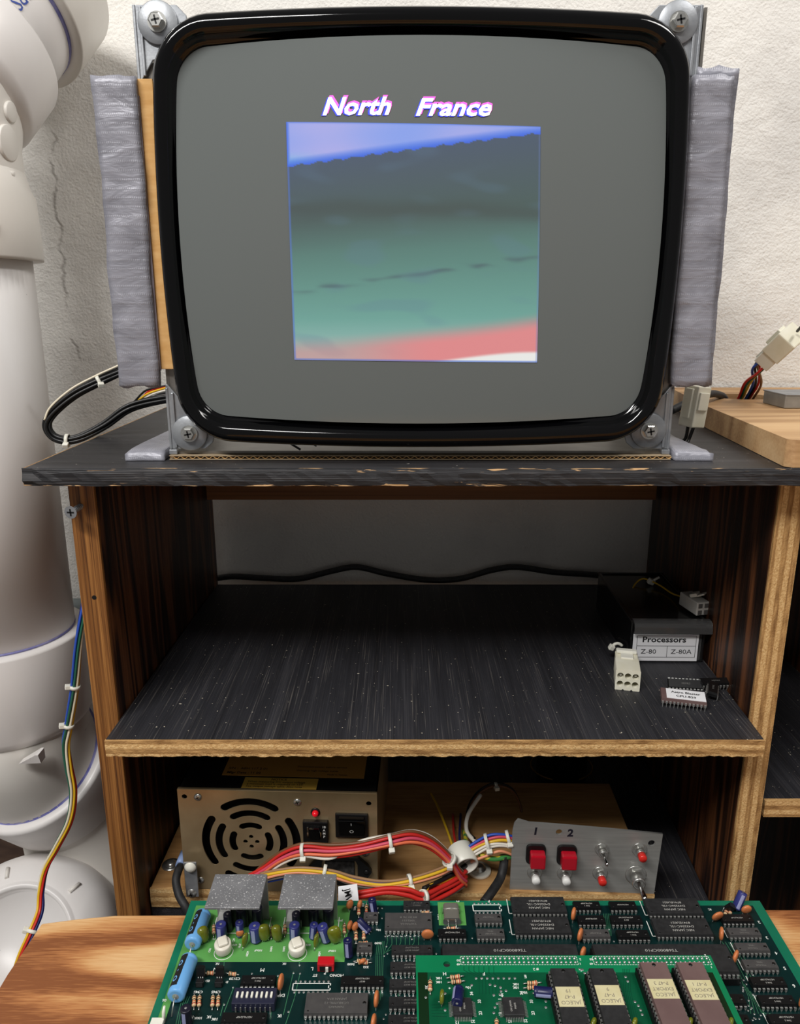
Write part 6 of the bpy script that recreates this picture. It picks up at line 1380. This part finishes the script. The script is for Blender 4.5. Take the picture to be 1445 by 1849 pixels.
# memory chips in sockets, long axis running away from the viewer
M_lab2 = mat('cream_sticker', (206, 198, 158), .7, col2=(196, 186, 142), nscale=(120, 120, 120))
for xl, xr, yb, m, n_, wd, y_s, rows_ in ((991, 1041, 1747, M_chip, 28, 13.4, 1782, ('JALECO', 'P-47', '19')), (1061, 1110, 1747, M_chip, 28, 13.4, 1779, ('JALECO', 'P-47', '9')), (1154, 1203, 1736, M_ceramic, 32, 14.2, 1768, ('JALECO', 'EXPORT', 'P-47 3')), (1220, 1269, 1736, M_ceramic, 32, 14.2, 1770, ('JALECO', 'EXPORT', 'P-47 1'))):
    top = 8.6; a, b = D(xl, yb, top), D(xr, yb, top); Lc = n_ / 2 * 2.54; c_ = Vector(((a.x + b.x) / 2, a.y - Lc / 2, DZ_))
    t = MB(); t.box(c_ + Vector((0, 0, 2.2)), (wd + 3.4, Lc + .6, 4.2), bev=.3); dpart(t, 'chip_socket', M_black)
    ch = dip(db, c_ + Vector((0, 0, 4.0)) - o2, n_, wd, m, (), (0, 0, math.pi / 2), 'memory_chip', 3.9, .7, .8)
    ys = D((xl + xr) / 2, y_s, top).y; off_ = ys - c_.y; ln = 11.6
    t = MB(); t.box((off_ - ln / 2, 0, 4.68), (ln, wd - .9, .12)); st_ = t.build('sticker', M_lab2, ch)
    for j, s in enumerate(reversed(rows_)): text('sticker_lettering', s, 2.9, M_markdim if False else mat('faded_ink', (120, 112, 100), .7), st_, (off_ - 2.4 - j * 3.4, 0, 4.76), (0, 0, math.pi / 2), thick=.02)
def dres(x0, y0, x1, y1): resistor(D(x0, y0, 1.4), D(x1, y1, 1.4), parent=db, off=o2)
dres(806, 1766, 838, 1762); dres(808, 1774, 840, 1771); dres(777, 1764, 777, 1796); dres(945, 1776, 978, 1774); dres(945, 1784, 978, 1782); dres(897, 1836, 897, 1862)
electrolytic(D(829, 1784, 3.5), 2.9, 9.5, M_capnavy, (-.18, -1, .05), True, db, o2, 0.4)
electrolytic(D(963, 1790, 3.5), 2.7, 9.5, M_capnavy, (1, -.15, .05), True, db, o2, 0.4)
disc_cap(D(798, 1813), 3.6, 1.45, 0, 2.4, db, o2, 1.0, M_olive)
for x in (1071, 1145, 1245, 1318): disc_cap(D(x, 1860), 3.0, 1.0, 0, 2.4, db, o2, 1.0, M_olive)
t = MB(); random.seed(9)
for x, y in [(860 + i * 10, 1766.5) for i in range(8)] + [(852, 1779), (885, 1778), (894, 1780), (904, 1783), (905, 1790), (914, 1789), (903, 1796), (892, 1797), (898, 1812), (894, 1819), (892, 1829), (1047, 1750), (1052, 1751), (1056, 1757), (1130, 1764), (1134, 1772), (1147, 1809), (1153, 1816), (1157, 1824), (1160, 1832), (1050, 1752), (986, 1808), (986, 1819), (769, 1801), (804, 1794), (804, 1824)]:
    p = D(x, y); t.lathe([(.75, 0), (.75, .12), (.35, .14)], 8, Matrix.Translation((p.x, p.y, DZ_)))
dpart(t, 'vias', M_solder)['kind'] = 'stuff'
t = MB(); 
def dtr(pts, w=.25):
    for (a, b) in zip(pts, pts[1:]):
        p, q = D(*a), D(*b); d = q - p; t.box(((p.x + q.x) / 2, (p.y + q.y) / 2, DZ_ + .06), (d.length + w, w, .05), rot=(0, 0, math.atan2(d.y, d.x)))
for i in range(7): dtr([(838 + i * 9, 1745), (838 + i * 9, 1752 + i), (865 + i * 6, 1766), (866 + i * 6, 1795)])
for i in range(5): dtr([(780, 1815 + i * 5), (815 - i * 2, 1812 + i * 6)])
for i in range(5): dtr([(1125 + i * 3, 1750), (1127 + i * 3, 1790), (1135 + i * 4, 1840)])
dpart(t, 'traces', mat('dark_trace', (4, 62, 42), .35))['kind'] = 'stuff'
# paper flag on the supply loom, seen over the back edge of the board
a = P(611, 1600, -30); o1 = a.copy()
fl = thing('paper_tag', 'small white paper flag with handwritten letters behind the second heat sink', 'tag', o1)
t = MB(); q = [P(611, 1602, -28), P(645, 1597, -28), P(648, 1628, -34), P(611, 1632, -34)]; t.add([p for p in q] + [p + Vector((0, .4, .2)) for p in q], [(0, 1, 2, 3), (7, 6, 5, 4), (0, 1, 5, 4), (1, 2, 6, 5), (2, 3, 7, 6), (3, 0, 4, 7)]); t.build('paper', M_paper, fl, o1)
text('handwriting', 'JMW', 6.2, M_ink, fl, (P(629, 1617, -31.6) + Vector((0, -1.2, 0))) - o1, (math.radians(75), math.radians(82), 0), thick=.02, bold=.12)
